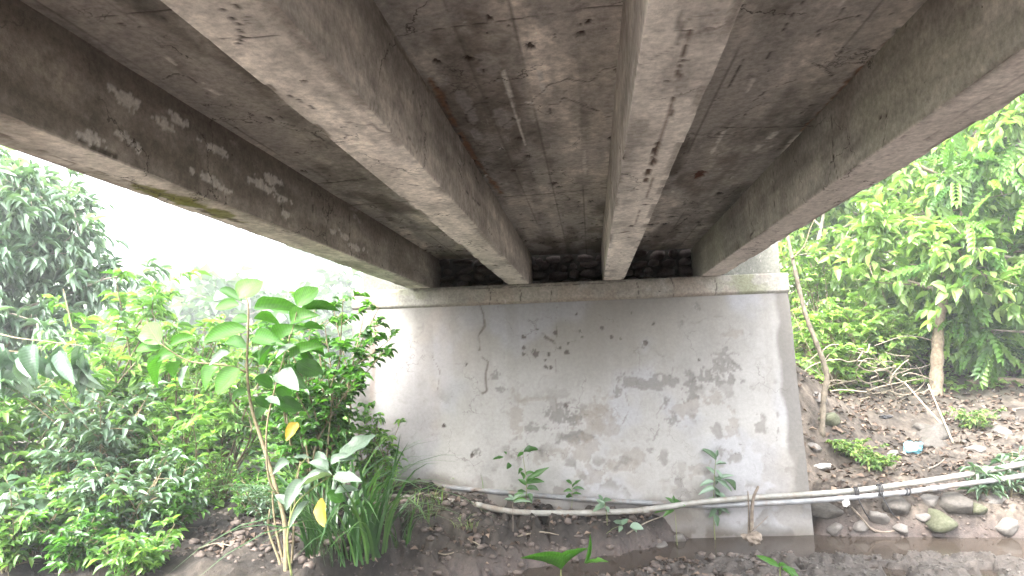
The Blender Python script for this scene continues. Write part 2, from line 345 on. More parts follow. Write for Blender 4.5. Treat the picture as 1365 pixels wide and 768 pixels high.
# ------------------------------------------------------------------ terrain
WZ = .055                                   # water surface
zw_x = [-9, -3.0, -1.75, -1.4, -.9, -.4, .1, .5, .9, 1.15, 1.4, 1.8, 2.2]
zw_z = [.75, .74, .66, .56, .43, .365, .34, .31, .22, .12, -.02, -.10, -.12]
ye_x = [-9, -2.2, -1.75, -1.12, -.71, -.3, .19, .5, .75, 1.0, 1.3, 2.3, 3.0, 4.1, 9]
ye_y = [2.6, 3.0, 4.9, 5.40, 5.72, 6.02, 6.30, 6.54, 6.72, 6.86, 6.95, 7.0, 6.98, 6.9, 6.8]
yn_x = [-9, -1.0, -.03, .18, .46, .67, 1.29, 1.98, 2.74, 3.75, 9]
yn_y = [2.0, 4.6, 6.0, 6.17, 6.34, 6.46, 6.66, 6.68, 6.64, 6.59, 6.5]
def terrain(x, y, fine=True):
    x = np.asarray(x, float); y = np.asarray(y, float)
    zw = np.interp(x, zw_x, zw_z); ye = np.interp(x, ye_x, ye_y); yn = np.interp(x, yn_x, yn_y)
    ye = ye + .05*(fbm(x*2.2, y*.3, 3, 5)-.5)*2*.6
    yn = yn + .06*(fbm(x*2.0, y*.3, 3, 6)-.5)*2*.6
    # mud bank in front of / left of the wall
    left = -.09 + (zw+.09)*sstep(0, 1, (y-ye)/np.interp(x, [-1.8, -1.1, -.7, -.2, .3], [1.3, .95, .65, .42, .38]))
    left = left - .18*sstep(6.2, 4.0, y)*sstep(-1.2, -2.2, x)
    # right bank
    rb = -.09 + .47*sstep(-.02, .24, y-ye) + np.clip(y-7.0, 0, 6.0)*.25 + np.clip(y-13, 0, 30)*.07
    rb = rb + np.clip(x-3.5, 0, 6)*.03*sstep(6.9, 7.6, y)
    w = sstep(2.0, 2.45, x)
    z = left*(1-w) + rb*w
    # road embankment behind the abutment, spilling to the right
    t = D + x*TS
    em = 3.05*sstep(t+.62, t+.84, y)*sstep(-2.55, -2.3, x)*(1-sstep(1.7, 2.2, x))
    spill = (2.35 - .95*np.clip(x-2.1, 0, 9))*sstep(t-.15, t+2.0, y)*sstep(1.9, 2.15, x)
    z = np.maximum(z, np.maximum(em, spill))
    z = np.maximum(z, 3.0*sstep(-5.3, -5.75, y)*sstep(-7, -3.2, x)*(1-sstep(3.0, 6.5, x)))      # unseen approach road added behind the opposite abutment
    # land far left and far away
    z = np.where(x < -2.6, z + np.clip(y-8, 0, 40)*.02, z)
    # gravel bar on the camera side
    bar = -.09 + .19*sstep(.0, .35, yn-y) + np.clip(yn-y-.4, 0, 4)*.03
    z = np.where(x > -1.6, np.maximum(z, bar*sstep(-1.6, -.6, x) + z*(1-sstep(-1.6, -.6, x))), z)
    z = np.where(y < ye-.0, np.where((x < -.6), z, z), z)
    if fine:
        land = sstep(-.04, .2, z)*(1-.75*sstep(.0, .2, yn-y)*sstep(-1.2, -.6, x))
        z = z + land*((fbm(x*1.3, y*1.3, 4, 11)-.5)*.16 + (fbm(x*6, y*6, 4, 12)-.5)*.10 + (fbm(x*16, y*16, 4, 14)-.5)*.06)
        z = z + land*sstep(9, 7.5, y)*.05*(np.abs(fbm(x*4, y*5, 4, 15)-.5)*-4+.35)
        mud = sstep(5.2, 5.8, y)*sstep(7.2, 6.7, y)*sstep(-.05, .1, z)*sstep(.75, .4, z)
        z = z - mud*.13*sstep(.50, .66, fbm(x*5, y*7, 3, 21)) + mud*.05*sstep(.5, .7, fbm(x*9, y*9, 3, 22))
        far = sstep(14, 40, y) ; z = z + far*(fbm(x*.06, y*.06, 3, 13)-.4)*1.5
    return z
def tz(x, y): return float(terrain(np.array([x]), np.array([y]))[0])
def G(px, py, ymax=30):
    d = ray(px, py); t0 = 3.0
    ts = np.linspace(2.5, ymax, 1600); p = EYE[None]+d[None]*(ts/d[1])[:, None]
    h = p[:, 2]-terrain(p[:, 0], p[:, 1])
    k = np.argmax(h < 0)
    return p[k] if h[k] < 0 else p[-1]
def axis(a, b, step, lo, hi):
    core = np.arange(a, b, step); out = [core]
    s = step; v = b; r = []
    while v < hi: r.append(v); s *= 1.16; v += s
    r.append(hi); s = step; v = a; l = []
    while v > lo: s *= 1.16; v -= s; l.append(max(v, lo))
    return np.concatenate([np.array(l[::-1]), core, np.array(r)])
gx = axis(-3.4, 5.4, .022, -160, 160); gy = axis(4.7, 8.6, .022, -30, 200)
XX, YY = np.meshgrid(gx, gy, indexing='ij'); xf, yf = XX.ravel(), YY.ravel()
zf_ = terrain(xf, yf)
wet = sstep(.34, .07, zf_)*sstep(8, 7, yf)
grav = sstep(.0, .15, np.interp(xf, yn_x, yn_y)-.08-yf)*sstep(-.9, -.4, xf)
n1_ = fbm(xf*1.7, yf*1.7, 5, 31)[:, None]; n2_ = fbm(xf*9, yf*9, 4, 32)[:, None]
dry = np.array([.050, .041, .033]); darkc = np.array([.075, .056, .047]); gr = np.array([.055, .047, .041]); wetc = np.array([.05, .037, .031])
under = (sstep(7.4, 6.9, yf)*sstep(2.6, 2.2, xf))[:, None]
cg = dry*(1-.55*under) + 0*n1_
n3_ = fbm(xf*26, yf*26, 3, 35)[:, None]
cg = cg*np.clip(1+1.6*(n1_-.5), .3, 2)*np.clip(1+1.5*(n2_-.5), .3, 2)*np.clip(1+1.2*(n3_-.5), .3, 2)
cg = cg*(1-wet[:, None]) + wetc*(.7+.6*n2_)*wet[:, None]
cg = cg*(1-grav[:, None]) + gr*(.6+.8*n2_)*grav[:, None]
green = (sstep(9.5, 13, yf)*sstep(.40, .6, fbm(xf*.8, yf*.8, 3, 33)))[:, None]
cg = cg*(1-.75*green) + np.array([.06, .10, .03])*.75*green
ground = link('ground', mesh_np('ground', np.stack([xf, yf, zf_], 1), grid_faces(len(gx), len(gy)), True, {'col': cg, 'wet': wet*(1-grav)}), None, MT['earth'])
tag(ground, kind='structure')
wv = np.array([[-3.0, 2.0, WZ], [40, 2.0, WZ], [40, 7.6, WZ], [-3.0, 7.6, WZ]], float)
water = link('stream_water', mesh_np('stream_water', wv, np.array([[0, 1, 2, 3]])), None, MT['water']); tag(water, kind='structure')

# ------------------------------------------------------------------ bridge: slab and girders
GREY = np.array([.30, .275, .245])
def lin(*c): return np.array(c, float)
class Paint:
    """colour and relief of one concrete surface, built up mark by mark"""
    def __init__(s, V, base, u, v, seed):
        s.V = V; s.c = np.repeat(base[None], len(V), 0); s.d = np.zeros(len(V)); s.u = u; s.v = v; s.seed = seed; s.depth_scale = seed < 300
        s.j = (fbm(u*14, v*14, 3, seed+70)-.5)*.05
        s.j2 = (fbm(u*40, v*40, 2, seed+71)-.5)*.02
    def mul(s, a): s.c = s.c*a[:, None]
    def mix(s, colr, m): s.c = s.c*(1-m[:, None]) + np.asarray(colr)[None]*m[:, None]
    def line(s, poly, w, colr, depth=.004, strength=1.0, rough=1.0):
        poly = [np.asarray(p) for p in poly]
        if s.depth_scale: w = w*float(np.clip(np.mean([p[1] for p in poly])/4.5, .35, 1))
        k_ = float(np.clip(w/.006, .5, 2))
        d = np.abs(seg_dist(s.V, poly) + (s.j+s.j2)*rough*.45*min(1, k_))
        if w > .009: strength = strength*sstep(.30, .52, fbm(s.u*22, s.v*22, 3, s.seed+75))
        m = sstep(w*1.5, w*.4, d)*strength
        s.mix(colr, m); s.d += m*depth
    def blob(s, p, ru, rv, colr, depth=.004, strength=1.0, ang=0, ragged=.9):
        p = np.asarray(p)
        if s.depth_scale and depth > 0: k_ = float(np.clip(p[1]/4.8, .3, 1)); ru *= k_; rv *= k_
        du = s.u-p[0]; dv = s.v-p[1]
        ca, sa = math.cos(ang), math.sin(ang)
        a = (du*ca+dv*sa)/ru; b = (-du*sa+dv*ca)/rv
        near = np.hypot(a, b) < 2.4
        if not near.any(): return
        fr = 1.4/max(ru, rv)
        nz = fbm(s.u[near]*fr*2+p[0]*9, s.v[near]*fr*2+p[1]*7, 4, s.seed+int(abs(p[0]*97+p[1]*31)*10) % 9973)
        r = np.hypot(a[near], b[near]) + (nz-.5)*2*ragged
        m = np.zeros(len(s.V)); m[near] = sstep(1.06, .86, r)*strength
        s.mix(colr, m); s.d += m*depth
PIT = lin(.045, .03, .024); CRK = lin(.05, .04, .034); WHT = lin(.66, .63, .58); RUST = lin(.20, .095, .045); BLK = lin(.03, .025, .022)

bridge = thing('concrete_bridge', 'weathered concrete girder bridge deck overhead with four girders', 'bridge', (0, 0, ZB))
def child(name, me, mat, par): 
    o = link(name, me, par, mat); o.matrix_parent_inverse = Matrix.Translation(-Vector(par.location)) if par.parent is None else par.matrix_parent_inverse.copy()
    return o
ygrid = np.concatenate([np.arange(-5, 1.0, .12), 1.0*np.exp(np.linspace(0, math.log(7.52), 560))])   # warped to the skewed end below
def ywarp(yg, x):
    t = (yg+5)/(7.52+5); return -5 + t*(yend(x)+5)

def crop1(p): return (p[0]/1.92, p[1]/1.92)
def crop2(p): return (400+p[0]/1.92, p[1]/1.92)
def crop3(p): return (865+p[0]/1.92, p[1]/1.92)
def zc(p): return (640+p[0]/6.2, 300+p[1]/6.2)

# slab soffit ----------------------------------------------------
xs = np.linspace(-2.25, 1.75, 380)
Xs, Ys = np.meshgrid(xs, ygrid, indexing='ij'); Yw = ywarp(Ys, Xs)
V = np.stack([Xs.ravel(), Yw.ravel(), np.full(Xs.size, ZS)], 1); u, v = V[:, 0], V[:, 1]
pt = Paint(V, lin(.365, .332, .295), u, v, 100)
def con(f, k): return np.clip(1+k*(f-.5), .25, 1.9)
pt.mul(con(fbm(u*1.6, v*.8, 5, 101), 1.6)); pt.mul(con(fbm(u*8, v*5, 5, 102), 1.1)); pt.mul(con(fbm(u*30, v*24, 3, 112), .7))
strk = fbm(u*11, v*.8, 3, 103); pt.mul(con(strk, 1.0))
board = vnoise(np.floor(u/.21), np.floor((v+.7)/2.1)+.0*v, 113); pt.mul(.88+.24*board)
pt.mix(lin(.10, .078, .064), .7*sstep(.50, .64, fbm(u*2.5, v*.9, 5, 104)))
pt.mix(lin(.40, .37, .34), .65*sstep(.54, .66, fbm(u*4, v*1.6, 5, 105)))
bx_ = (u-.0)/.21; pt.mix(lin(.07, .055, .045), .55*sstep(.035, .012, np.abs(bx_-np.round(bx_)))*sstep(.45, .6, fbm(u*5, v*1.0, 2, 106)))
def S(p): return on_plane(p[0], p[1], (0, 0, ZS), np.array([0, 0, 1.0]))
def Sl(f, pts): return [S(f(p)) for p in pts]
for f, pts in ((crop2, [(310, 82), (400, 70), (480, 60), (580, 45), (720, 25), (835, 15)]), (crop2, [(505, 505), (640, 496), (790, 480)]),
               (crop3, [(185, 328), (300, 328), (400, 325)]), (crop1, [(240, 48), (350, 35), (465, 25)]), (crop1, [(830, 472), (890, 462), (945, 455)]),
               (crop3, [(20, 620), (150, 610)]), (crop3, [(30, 552), (110, 548), (180, 543)]), (crop2, [(130, 525), (200, 522), (290, 515)]), (crop2, [(20, 470), (80, 468), (170, 460)])):
    pt.line(Sl(f, pts), .006, CRK, .004, .9, .5)
for f, pts in ((crop2, [(735, 275), (770, 288), (785, 300), (800, 300)]), (crop1, [(400, 207), (425, 200), (445, 188), (480, 195), (505, 212)]),
               (crop3, [(430, 90), (440, 72), (470, 55), (540, 40)]), (crop3, [(300, 150), (335, 90), (360, 50), (395, 5)]), (crop3, [(500, 20), (480, 50), (430, 95)]),
               (crop3, [(420, 165), (450, 175), (470, 195)]), (crop3, [(160, 265), (200, 240), (240, 150)]), (crop3, [(270, 260), (300, 235), (380, 205)]),
               (crop3, [(120, 540), (60, 590)]), (crop3, [(240, 470), (180, 520)]), (crop1, [(640, 270), (700, 310), (780, 330), (830, 360)]),
               (crop1, [(690, 270), (760, 275), (800, 300)]), (crop1, [(410, 40), (450, 75), (520, 130)]), (crop2, [(150, 400), (210, 410)])):
    pt.line(Sl(f, pts), .004, CRK, .003, .85, 1.2)
for f, pts, w in ((crop2, [(520, 180), (530, 220), (545, 265), (560, 320), (577, 372)], .011), (crop2, [(608, 150), (614, 195), (623, 236)], .012), (crop2, [(728, 385), (730, 446)], .012),
                  (crop3, [(268, 200), (250, 235)], .011), (crop3, [(192, 338), (160, 395)], .011), (crop3, [(392, 338), (365, 365), (338, 405)], .02), (crop3, [(325, 340), (270, 385)], .02),
                  (crop3, [(500, 0), (490, 15)], .01), (crop1, [(420, 140), (450, 165)], .015), (crop1, [(530, 225), (560, 240)], .02)):
    pt.line(Sl(f, pts), w, WHT, -.003, .9, .9)
for f, p, a, b in ((crop2, (340, 50), .10, .05), (crop2, (480, 165), .05, .16), (crop2, (525, 310), .05, .16), (crop2, (620, 20), .05, .12), (crop2, (690, 15), .05, .10), (crop2, (425, 265), .03, .2), (crop2, (660, 370), .05, .15), (crop2, (450, 340), .03, .15)):
    q = S(f(p)); pt.blob(q[:2], a, b, lin(.36, .335, .31), -.001, .6)
for f, p, r in ((crop2, (588, 262), .016),): pt.blob(S(f(p))[:2], r, r, WHT, -.003, 1)
for f, pts in ((crop2, [(330, 200), (370, 270), (410, 340), (450, 410), (515, 495)]), (crop3, [(645, 75), (610, 110), (560, 165), (505, 215), (460, 270), (395, 335)])):
    pt.line(Sl(f, pts), .028, lin(.16, .075, .04), .004, .7, 1.6)
    pt.line(Sl(f, pts), .012, lin(.24, .12, .06), .004, .6, 1.6)
vein = np.abs(fbm(u*2.6, v*1.7, 4, 120)-.5); pt.mix(CRK, .75*sstep(.006, .002, vein)*sstep(.48, .6, fbm(u*1.5, v*1.2, 3, 121)))
rg = random.Random(5)
for f, p, r in ((crop3, (640, 78), .028), (crop3, (462, 275), .03), (crop3, (335, 405), .03), (crop3, (205, 545), .035), (crop2, (485, 50), .03), (crop2, (560, 355), .028), (crop2, (583, 400), .022),
                (crop2, (648, 470), .035), (crop2, (408, 352), .03), (crop2, (440, 415), .03), (crop2, (812, 182), .025), (crop2, (795, 355), .03), (crop2, (545, 437), .02), (crop2, (720, 90), .03), (crop2, (740, 60), .03),
                (crop2, (350, 160), .03), (crop2, (430, 150), .03), (crop2, (590, 120), .04), (crop2, (470, 180), .02), (crop3, (60, 15), .02), (crop1, (775, 440), .03), (crop1, (310, 65), .02)):
    pt.blob(S(f(p))[:2], r, r*1.5, PIT, .012, .95)
pt.blob(S(crop3((128, 450)))[:2], .05, .09, lin(.10, .035, .02), .012, 1)
for k in range(120):           # spalled pits, thickest towards the abutment
    yy = 6.9-abs(rg.gauss(0, .8)); xx = rg.uniform(-1.72, 1.2); r = rg.uniform(.014, .034)
    pt.blob((xx, yy), r, r*rg.uniform(.7, 1.6), BLK, .012, 1)
for k in range(90):
    yy = rg.uniform(1.3, 6); xx = rg.uniform(-1.72, 1.2); r = rg.uniform(.006, .016)
    pt.blob((xx, yy), r, r*rg.uniform(1, 3), PIT if rg.random() < .75 else WHT, .008, .85)
V = V.copy(); V[:, 2] += pt.d + (fbm(u*3, v*1.2, 3, 110)-.5)*.012 + .004*(vnoise(np.floor(u/.21), np.floor(v/2.4), 9)-.5)
nu, nv = len(xs), len(ygrid)
TOP = ZS+.20
top = V.copy(); 
sl_me = mesh_np('deck_slab', V, grid_faces(nu, nv, True), True, {'col': pt.c})
slab = child('deck_slab', sl_me, MT['concrete'], bridge)
# the slab's body above the soffit, its edges and kerbs
x0, x1 = xs[0], xs[-1]
def prism(poly, z0, z1):
    n = len(poly); V = np.array([(x, y, z0) for x, y in poly]+[(x, y, z1) for x, y in poly], float)
    return V, [np.array([[i, (i+1) % n, n+(i+1) % n, n+i] for i in range(n)]), np.array([list(range(n, 2*n))]), np.array([list(range(n))[::-1]])]
pv, pf = prism([(x0-.003, -5.002), (x1+.003, -5.002), (x1+.003, yend(x1)-.004), (x0-.003, yend(x0)-.004)], ZS+.02, TOP)
child('slab_body', mesh_np('slab_body', pv, [np.concatenate([pf[0], pf[1], pf[2]])], False), MT['deckconc'], bridge)
for a, b in ((x0-.05, x0+.2), (x1-.2, x1+.05)):
    pv, pf = prism([(a, -5.05), (b, -5.05), (b, yend(b)), (a, yend(a))], TOP+.002, TOP+.25)
    child('kerb', mesh_np('kerb', pv, [np.concatenate([pf[0], pf[1], pf[2]])], False), MT['deckconc'], bridge)

# girders ---------------------------------------------------------
def girder(i):
    xl, xr = GX[i]; w = xr-xl; h = ZS-ZB+.03
    step = .0115
    nside = int(h/step)+1; nb = int(w/step)+1
    prof = [(xl, ZS+.03-h*t, 0) for t in np.linspace(0, 1, nside)[:-1]] + [(xl+.003, ZB+.0, 1)] + [(xl+w*t, ZB, 1) for t in np.linspace(0, 1, nb)[1:-1]] + [(xr-.003, ZB, 1)] + [(xr, ZB+h*t, 2) for t in np.linspace(0, 1, nside)[1:]]
    prof = np.array(prof); npf = len(prof)
    yy = ywarp(ygrid, (xl+xr)/2)+.04*(ygrid > 7.4)
    Xg = np.repeat(prof[:, 0][:, None], len(yy), 1); Zg = np.repeat(prof[:, 1][:, None], len(yy), 1); Yg = np.repeat(yy[None], npf, 0)
    V = np.stack([Xg.ravel(), Yg.ravel(), Zg.ravel()], 1); face = np.repeat(prof[:, 2], len(yy))
    per = np.concatenate([[0], np.cumsum(np.hypot(np.diff(prof[:, 0]), np.diff(prof[:, 1])))]); u = np.repeat(per, len(yy)); v = V[:, 1]
    base = [lin(.36, .325, .28), lin(.46, .42, .372), lin(.50, .455, .41), lin(.42, .395, .345)][i]
    pt = Paint(V, base, u, v, 200+20*i)
    bot = face == 1; zrel = (V[:, 2]-ZB)/(ZS-ZB)
    pt.mul(con(fbm(u*2.2, v*1.1, 5, 201+i), 1.3)); pt.mul(con(fbm(u*10, v*7, 5, 211+i), .75)); pt.mul(con(fbm(u*16, v*1.1, 3, 221+i), .6)); pt.mul(con(fbm(u*34, v*30, 3, 291+i), .4))
    pt.mix(lin(.20, .17, .145), (face != 1)*.35*sstep(.54, .72, fbm(u*2.0, v*4, 5, 295+i)))                  # water runs down the sides
    pt.mix(lin(.27, .24, .21), (face == 1)*.28*sstep(.55, .66, fbm(u*6, v*3.2, 5, 297+i)))
    sides = ~bot
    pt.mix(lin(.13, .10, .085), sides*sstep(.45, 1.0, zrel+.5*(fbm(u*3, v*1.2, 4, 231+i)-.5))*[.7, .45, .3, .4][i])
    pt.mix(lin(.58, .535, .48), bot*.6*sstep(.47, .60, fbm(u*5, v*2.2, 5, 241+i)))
    vein = np.abs(fbm(u*3.5, v*2.2, 4, 245+i)-.5); pt.mix(CRK*2, .6*sstep(.007, .002, vein)*sstep(.5, .62, fbm(u*2, v*1.5, 3, 247+i)))
    def Bt(p): return on_plane(p[0], p[1], (0, 0, ZB), np.array([0, 0, 1.0]))
    xi = xr if i < 2 else xl
    def Sd(p): return on_plane(p[0], p[1], (xi, 0, 0), np.array([1.0, 0, 0]))
    def uv_b(q): return (per[nside-1]+(q[0]-xl), q[1])
    def uv_s(q): return ((per[-1]-(ZS+.03-q[2])) if i < 2 else (ZS+.03-q[2]), q[1])
    def lb(f, pts, w=.004, c=CRK, d=.003, s=.9, r=1.0): pt.line([Bt(f(p)) for p in pts], w, c, d, s, r)
    def ls(f, pts, w=.004, c=CRK, d=.003, s=.9, r=1.0): pt.line([Sd(f(p)) for p in pts], w, c, d, s, r)
    if i == 0:
        pt.mix(lin(.15, .128, .10), sides*.55*sstep(.46, .66, fbm(u*2.5, v*1.0, 4, 251)))
        for a, b in (((275, 225), (345, 270)), ((290, 340), (355, 380)), ((430, 295), (500, 335)), ((510, 360), (590, 405)), ((510, 445), (590, 490)), ((670, 450), (725, 470)), ((700, 500), (745, 515)),
                     ((400, 305), (435, 325)), ((850, 590), (890, 610)), ((895, 630), (930, 640)), ((330, 250), (345, 262)), ((225, 355), (250, 362)), ((720, 545), (740, 552)), ((640, 460), (700, 490))):
            qa, qb = np.array(uv_s(Sd(crop1(a)))), np.array(uv_s(Sd(crop1(b))))
            m_ = (qa+qb)/2; dd = qb-qa; pt.blob(m_, max(.05, np.hypot(*dd)*.5), .018, WHT, -.002, .9, math.atan2(dd[1], dd[0]), 1.7)
        for a, r1, r2 in (((420, 500), .05, .18), ((480, 515), .05, .22), ((560, 545), .05, .25), ((380, 490), .03, .1)):
            q = uv_b(Bt(crop1(a))); pt.blob(q, r1, r2, lin(.13, .13, .03), -.004, .85, 0, 1.2)
        for a, r1, r2 in (((530, 545), .03, .16), ((250, 390), .02, .25), ((600, 565), .03, .12)):
            q = uv_b(Bt(crop1(a))); pt.blob(q, r1, r2, lin(.07, .055, .04), .004, .8, 0, 1.2)
        lb(crop1, [(0, 345), (150, 405), (300, 455), (400, 490)], .012, lin(.09, .07, .05), .004, .7, 1.5)
        ls(crop2, [(125, 530), (128, 590), (125, 620)], .003); ls(crop2, [(30, 490), (35, 560)], .003); ls(crop2, [(250, 590), (240, 640)], .003)
    if i == 1:
        lb(crop1, [(565, 0), (572, 35), (608, 58), (622, 98), (598, 125), (640, 160), (682, 192)], .005, CRK, .003, 1, .8)
        lb(crop1, [(570, 101), (650, 96), (755, 88)], .005); lb(crop1, [(610, 60), (632, 60), (630, 40), (600, 10)], .003)
        lb(crop1, [(730, 240), (800, 275), (805, 295), (780, 290)], .004); lb(crop2, [(120, 390), (150, 405), (220, 412)], .004); lb(crop2, [(240, 455), (245, 470), (300, 475)], .004)
        lb(crop1, [(870, 385), (905, 405), (960, 410)], .003); lb(crop2, [(380, 600), (470, 600)], .003)
        pt.blob(uv_b(Bt(crop1((778, 208)))), .02, .03, PIT, .01); pt.blob(uv_b(Bt(crop2((318, 557)))), .012, .03, PIT, .008)
        pt.blob(uv_b(Bt(zc((180, 420)))), .012, .03, PIT, .008); pt.blob(uv_b(Bt(zc((120, 335)))), .02, .03, PIT, .008); pt.blob(uv_b(Bt(zc((200, 340)))), .02, .025, PIT, .008)
        ls(crop2, [(435, 415), (458, 470), (462, 528), (425, 490)], .004); ls(crop2, [(500, 570), (510, 610)], .008, WHT, -.001, .7)
        for p in ((190, 260), (287, 365), (355, 215), (290, 235), (545, 690), (520, 600)): pt.blob(uv_s(Sd(crop2(p))), .012, .02, PIT, .008)
        ls(crop2, [(205, 30), (250, 120), (330, 230)], .015, lin(.12, .09, .07), .002, .7, 1.5)
    if i == 2:
        lb(crop2, [(880, 83), (960, 79)], .006); lb(crop3, [(0, 80), (105, 79), (118, 72), (215, 70)], .006, CRK, .004)
        lb(crop2, [(918, 362), (908, 395), (898, 425), (884, 468)], .016, lin(.10, .07, .055), .008, 1, 1.4)
        lb(crop2, [(955, 250), (925, 350), (900, 470), (870, 540), (850, 590)], .004, lin(.17, .13, .11), .003, .8, .8)
        lb(crop3, [(108, 82), (98, 110), (78, 160), (75, 205), (68, 245), (55, 300)], .007, lin(.10, .075, .06), .004, .9, 1.4)
        lb(crop3, [(22, 365), (15, 395), (0, 440)], .015, lin(.10, .07, .055), .008, 1, 1.4)
        lb(zc, [(1095, 72), (1170, 66), (1250, 50)], .012, lin(.12, .09, .07), .004)
        for p, r in (((1165, 232), .009), ((1148, 300), .008), ((1140, 320), .007), ((1130, 355), .013), ((1115, 415), .011), ((1190, 250), .010), ((1218, 105), .009), ((1245, 10), .02)):
            pt.blob(uv_b(Bt(zc(p))), r, r*1.8, PIT, .008)
        for p, r in (((85, 157), .022), ((45, 208), .018), ((175, 60), .012), ((205, 18), .012)): pt.blob(uv_b(Bt(crop3(p))), r, r*1.2, PIT, .008)
        pt.blob(uv_b(Bt(crop2((882, 524)))), .03, .018, PIT, .006)
        for p, r in (((857, 182), .03), ((858, 300), .012), ((825, 408), .02), ((810, 450), .012), ((830, 140), .02)): pt.blob(uv_s(Sd(crop2(p))), r, r*1.2, PIT, .008)
        ls(crop2, [(800, 440), (795, 490), (785, 560)], .004); ls(crop2, [(790, 500), (782, 600)], .02, lin(.2, .12, .07), .003, .6, 1.6)
    if i == 3:
        pt.mix(lin(.34, .335, .26), sides*.5*sstep(.45, .6, fbm(u*3, v*.8, 4, 261)))
        ls(crop3, [(465, 280), (468, 330), (470, 370), (470, 405), (476, 430), (483, 456)], .005, CRK, .004, 1, .5)
        for pts in ([(318, 440), (320, 490), (322, 545)], [(255, 515), (258, 560), (266, 595)], [(210, 548), (212, 600)], [(192, 560), (192, 610)]): ls(crop3, pts, .003, CRK, .003, .8, .4)
        ls(crop3, [(270, 590), (258, 605)], .008); 
        for p, r in (((683, 233), .012), ((590, 300), .015), ((607, 297), .01), ((473, 402), .012), ((560, 285), .008)): pt.blob(uv_s(Sd(crop3(p))), r, r*1.4, PIT, .008)
        lb(crop3, [(960, 190), (850, 262), (760, 322), (712, 355), (690, 375), (640, 385)], .007, lin(.10, .075, .065), .003, .85, 1.2)
        lb(crop3, [(640, 388), (600, 402), (530, 440), (515, 470), (470, 490)], .004); lb(crop3, [(325, 576), (380, 574), (432, 570)], .005)
        lb(crop3, [(420, 515), (460, 512), (450, 535)], .003); lb(crop3, [(280, 610), (360, 600)], .004); lb(crop3, [(240, 640), (300, 625)], .003)
        pt.blob(uv_b(Bt(crop3((712, 357)))), .02, .03, PIT, .008); pt.blob(uv_b(Bt(crop3((650, 352)))), .012, .04, PIT, .006)
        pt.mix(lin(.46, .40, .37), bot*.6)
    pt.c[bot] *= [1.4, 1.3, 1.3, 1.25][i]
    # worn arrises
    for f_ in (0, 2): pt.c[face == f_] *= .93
    arr = np.minimum(np.abs(u-per[nside-1]), np.abs(u-per[nside+nb-3]))
    chip = sstep(.028, .004, arr)*sstep(.50, .62, fbm(v*6, u*3, 5, 271+i))
    pt.d += chip*.008; pt.mix(lin(.22, .19, .165), chip*.7)
    N = np.zeros_like(V); N[face == 0] = (1, 0, 0); N[face == 1] = (0, 0, 1); N[face == 2] = (-1, 0, 0)      # inward
    arrm = (arr < .004); pt.d = np.where(arrm, pt.d*.6, pt.d)
    V2 = V + N*(pt.d + (fbm(u*3, v*1.1, 3, 281+i)-.5)*.005)[:, None]
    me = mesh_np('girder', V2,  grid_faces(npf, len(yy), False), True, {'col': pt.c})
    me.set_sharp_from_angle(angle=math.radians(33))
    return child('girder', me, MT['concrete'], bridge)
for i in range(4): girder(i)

# ------------------------------------------------------------------ abutment
abut = thing('abutment', 'tall pale plastered abutment wall with cracks and peeling patches', 'abutment', tuple(W0))
def aworld(U, O, Z): return W0[None] + U[:, None]*UX[None] + O[:, None]*NX[None] + Z[:, None]*np.array([0, 0, 1.0])[None]
cbr = wall_uv(1085, 712); ctr = wall_uv(1051, 390); ctl = wall_uv(470, 414)
uL0, uR0 = ctl[0], ctr[0]; slopeR = (cbr[0]-ctr[0])/(ctr[1]-cbr[1]); slopeL = max(.03, slopeR*.6)
zb_ = -.35
nu, nv = 380, 205
tt, vv = np.meshgrid(np.linspace(0, 1, nu), np.linspace(zb_, ZF, nv), indexing='ij'); tt, vv = tt.ravel(), vv.ravel()
uL = uL0 - slopeL*(ZF-vv); uR = uR0 + slopeR*(ZF-vv); uu = uL + tt*(uR-uL)
V = np.stack([uu, vv, np.zeros_like(uu)], 1)
def Wp(f, p):
    q = wall_uv(*f(p)); return np.array([q[0], q[1], 0])
def c5(p): return (430+p[0]/2.4, 320+p[1]/2.4)
def c6(p): return (750+p[0]/2.4, 320+p[1]/2.4)
pt = Paint(V, lin(.50, .485, .462), uu, vv, 300)
pt.mul(.80+.4*fbm(uu*1.1, vv*1.1, 5, 301)); pt.mul(.93+.14*fbm(uu*7, vv*7, 4, 302))
pt.mix(lin(.30, .282, .25), .85*sstep(1.45, 2.35, vv+.9*(fbm(uu*.9+3, vv*.9, 5, 303)-.5)-.35*np.clip(np.abs(uu+.1)-1.0, 0, 2)))               # stained under the shelf; upper centre darkened further as painted girder shade
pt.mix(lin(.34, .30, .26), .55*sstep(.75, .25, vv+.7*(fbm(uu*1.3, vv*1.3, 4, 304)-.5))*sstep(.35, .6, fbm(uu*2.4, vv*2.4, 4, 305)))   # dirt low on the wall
pt.mix(lin(.52, .44, .40), .5*sstep(.45, .62, fbm(uu*1.5, vv*.7, 4, 306))*sstep(-.9, -1.8, uu))         # pinkish wash at left
pt.mix(lin(.47, .48, .53), .45*sstep(.48, .62, fbm(uu*1.4+8, vv*1.2, 4, 307)))
vert = fbm(uu*9, vv*1.2, 4, 308); pt.mul(.96+.08*vert)
edge_r = uR-uu + .12*(fbm(uu*5, vv*4, 4, 309)-.5); edge_l = uu-uL + .22*(fbm(uu*4, vv*3, 4, 310)-.5)
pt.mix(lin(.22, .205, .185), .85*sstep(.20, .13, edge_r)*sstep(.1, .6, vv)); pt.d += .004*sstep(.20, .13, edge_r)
pt.mix(lin(.30, .275, .245), .75*sstep(.33, .18, edge_l)*sstep(.3, .55, fbm(uu*4, vv*2.5, 4, 311))); pt.mix(lin(.36, .24, .17), .6*sstep(.30, .26, edge_l)*sstep(.18, .24, edge_l)*sstep(1.2, 2.0, vv))
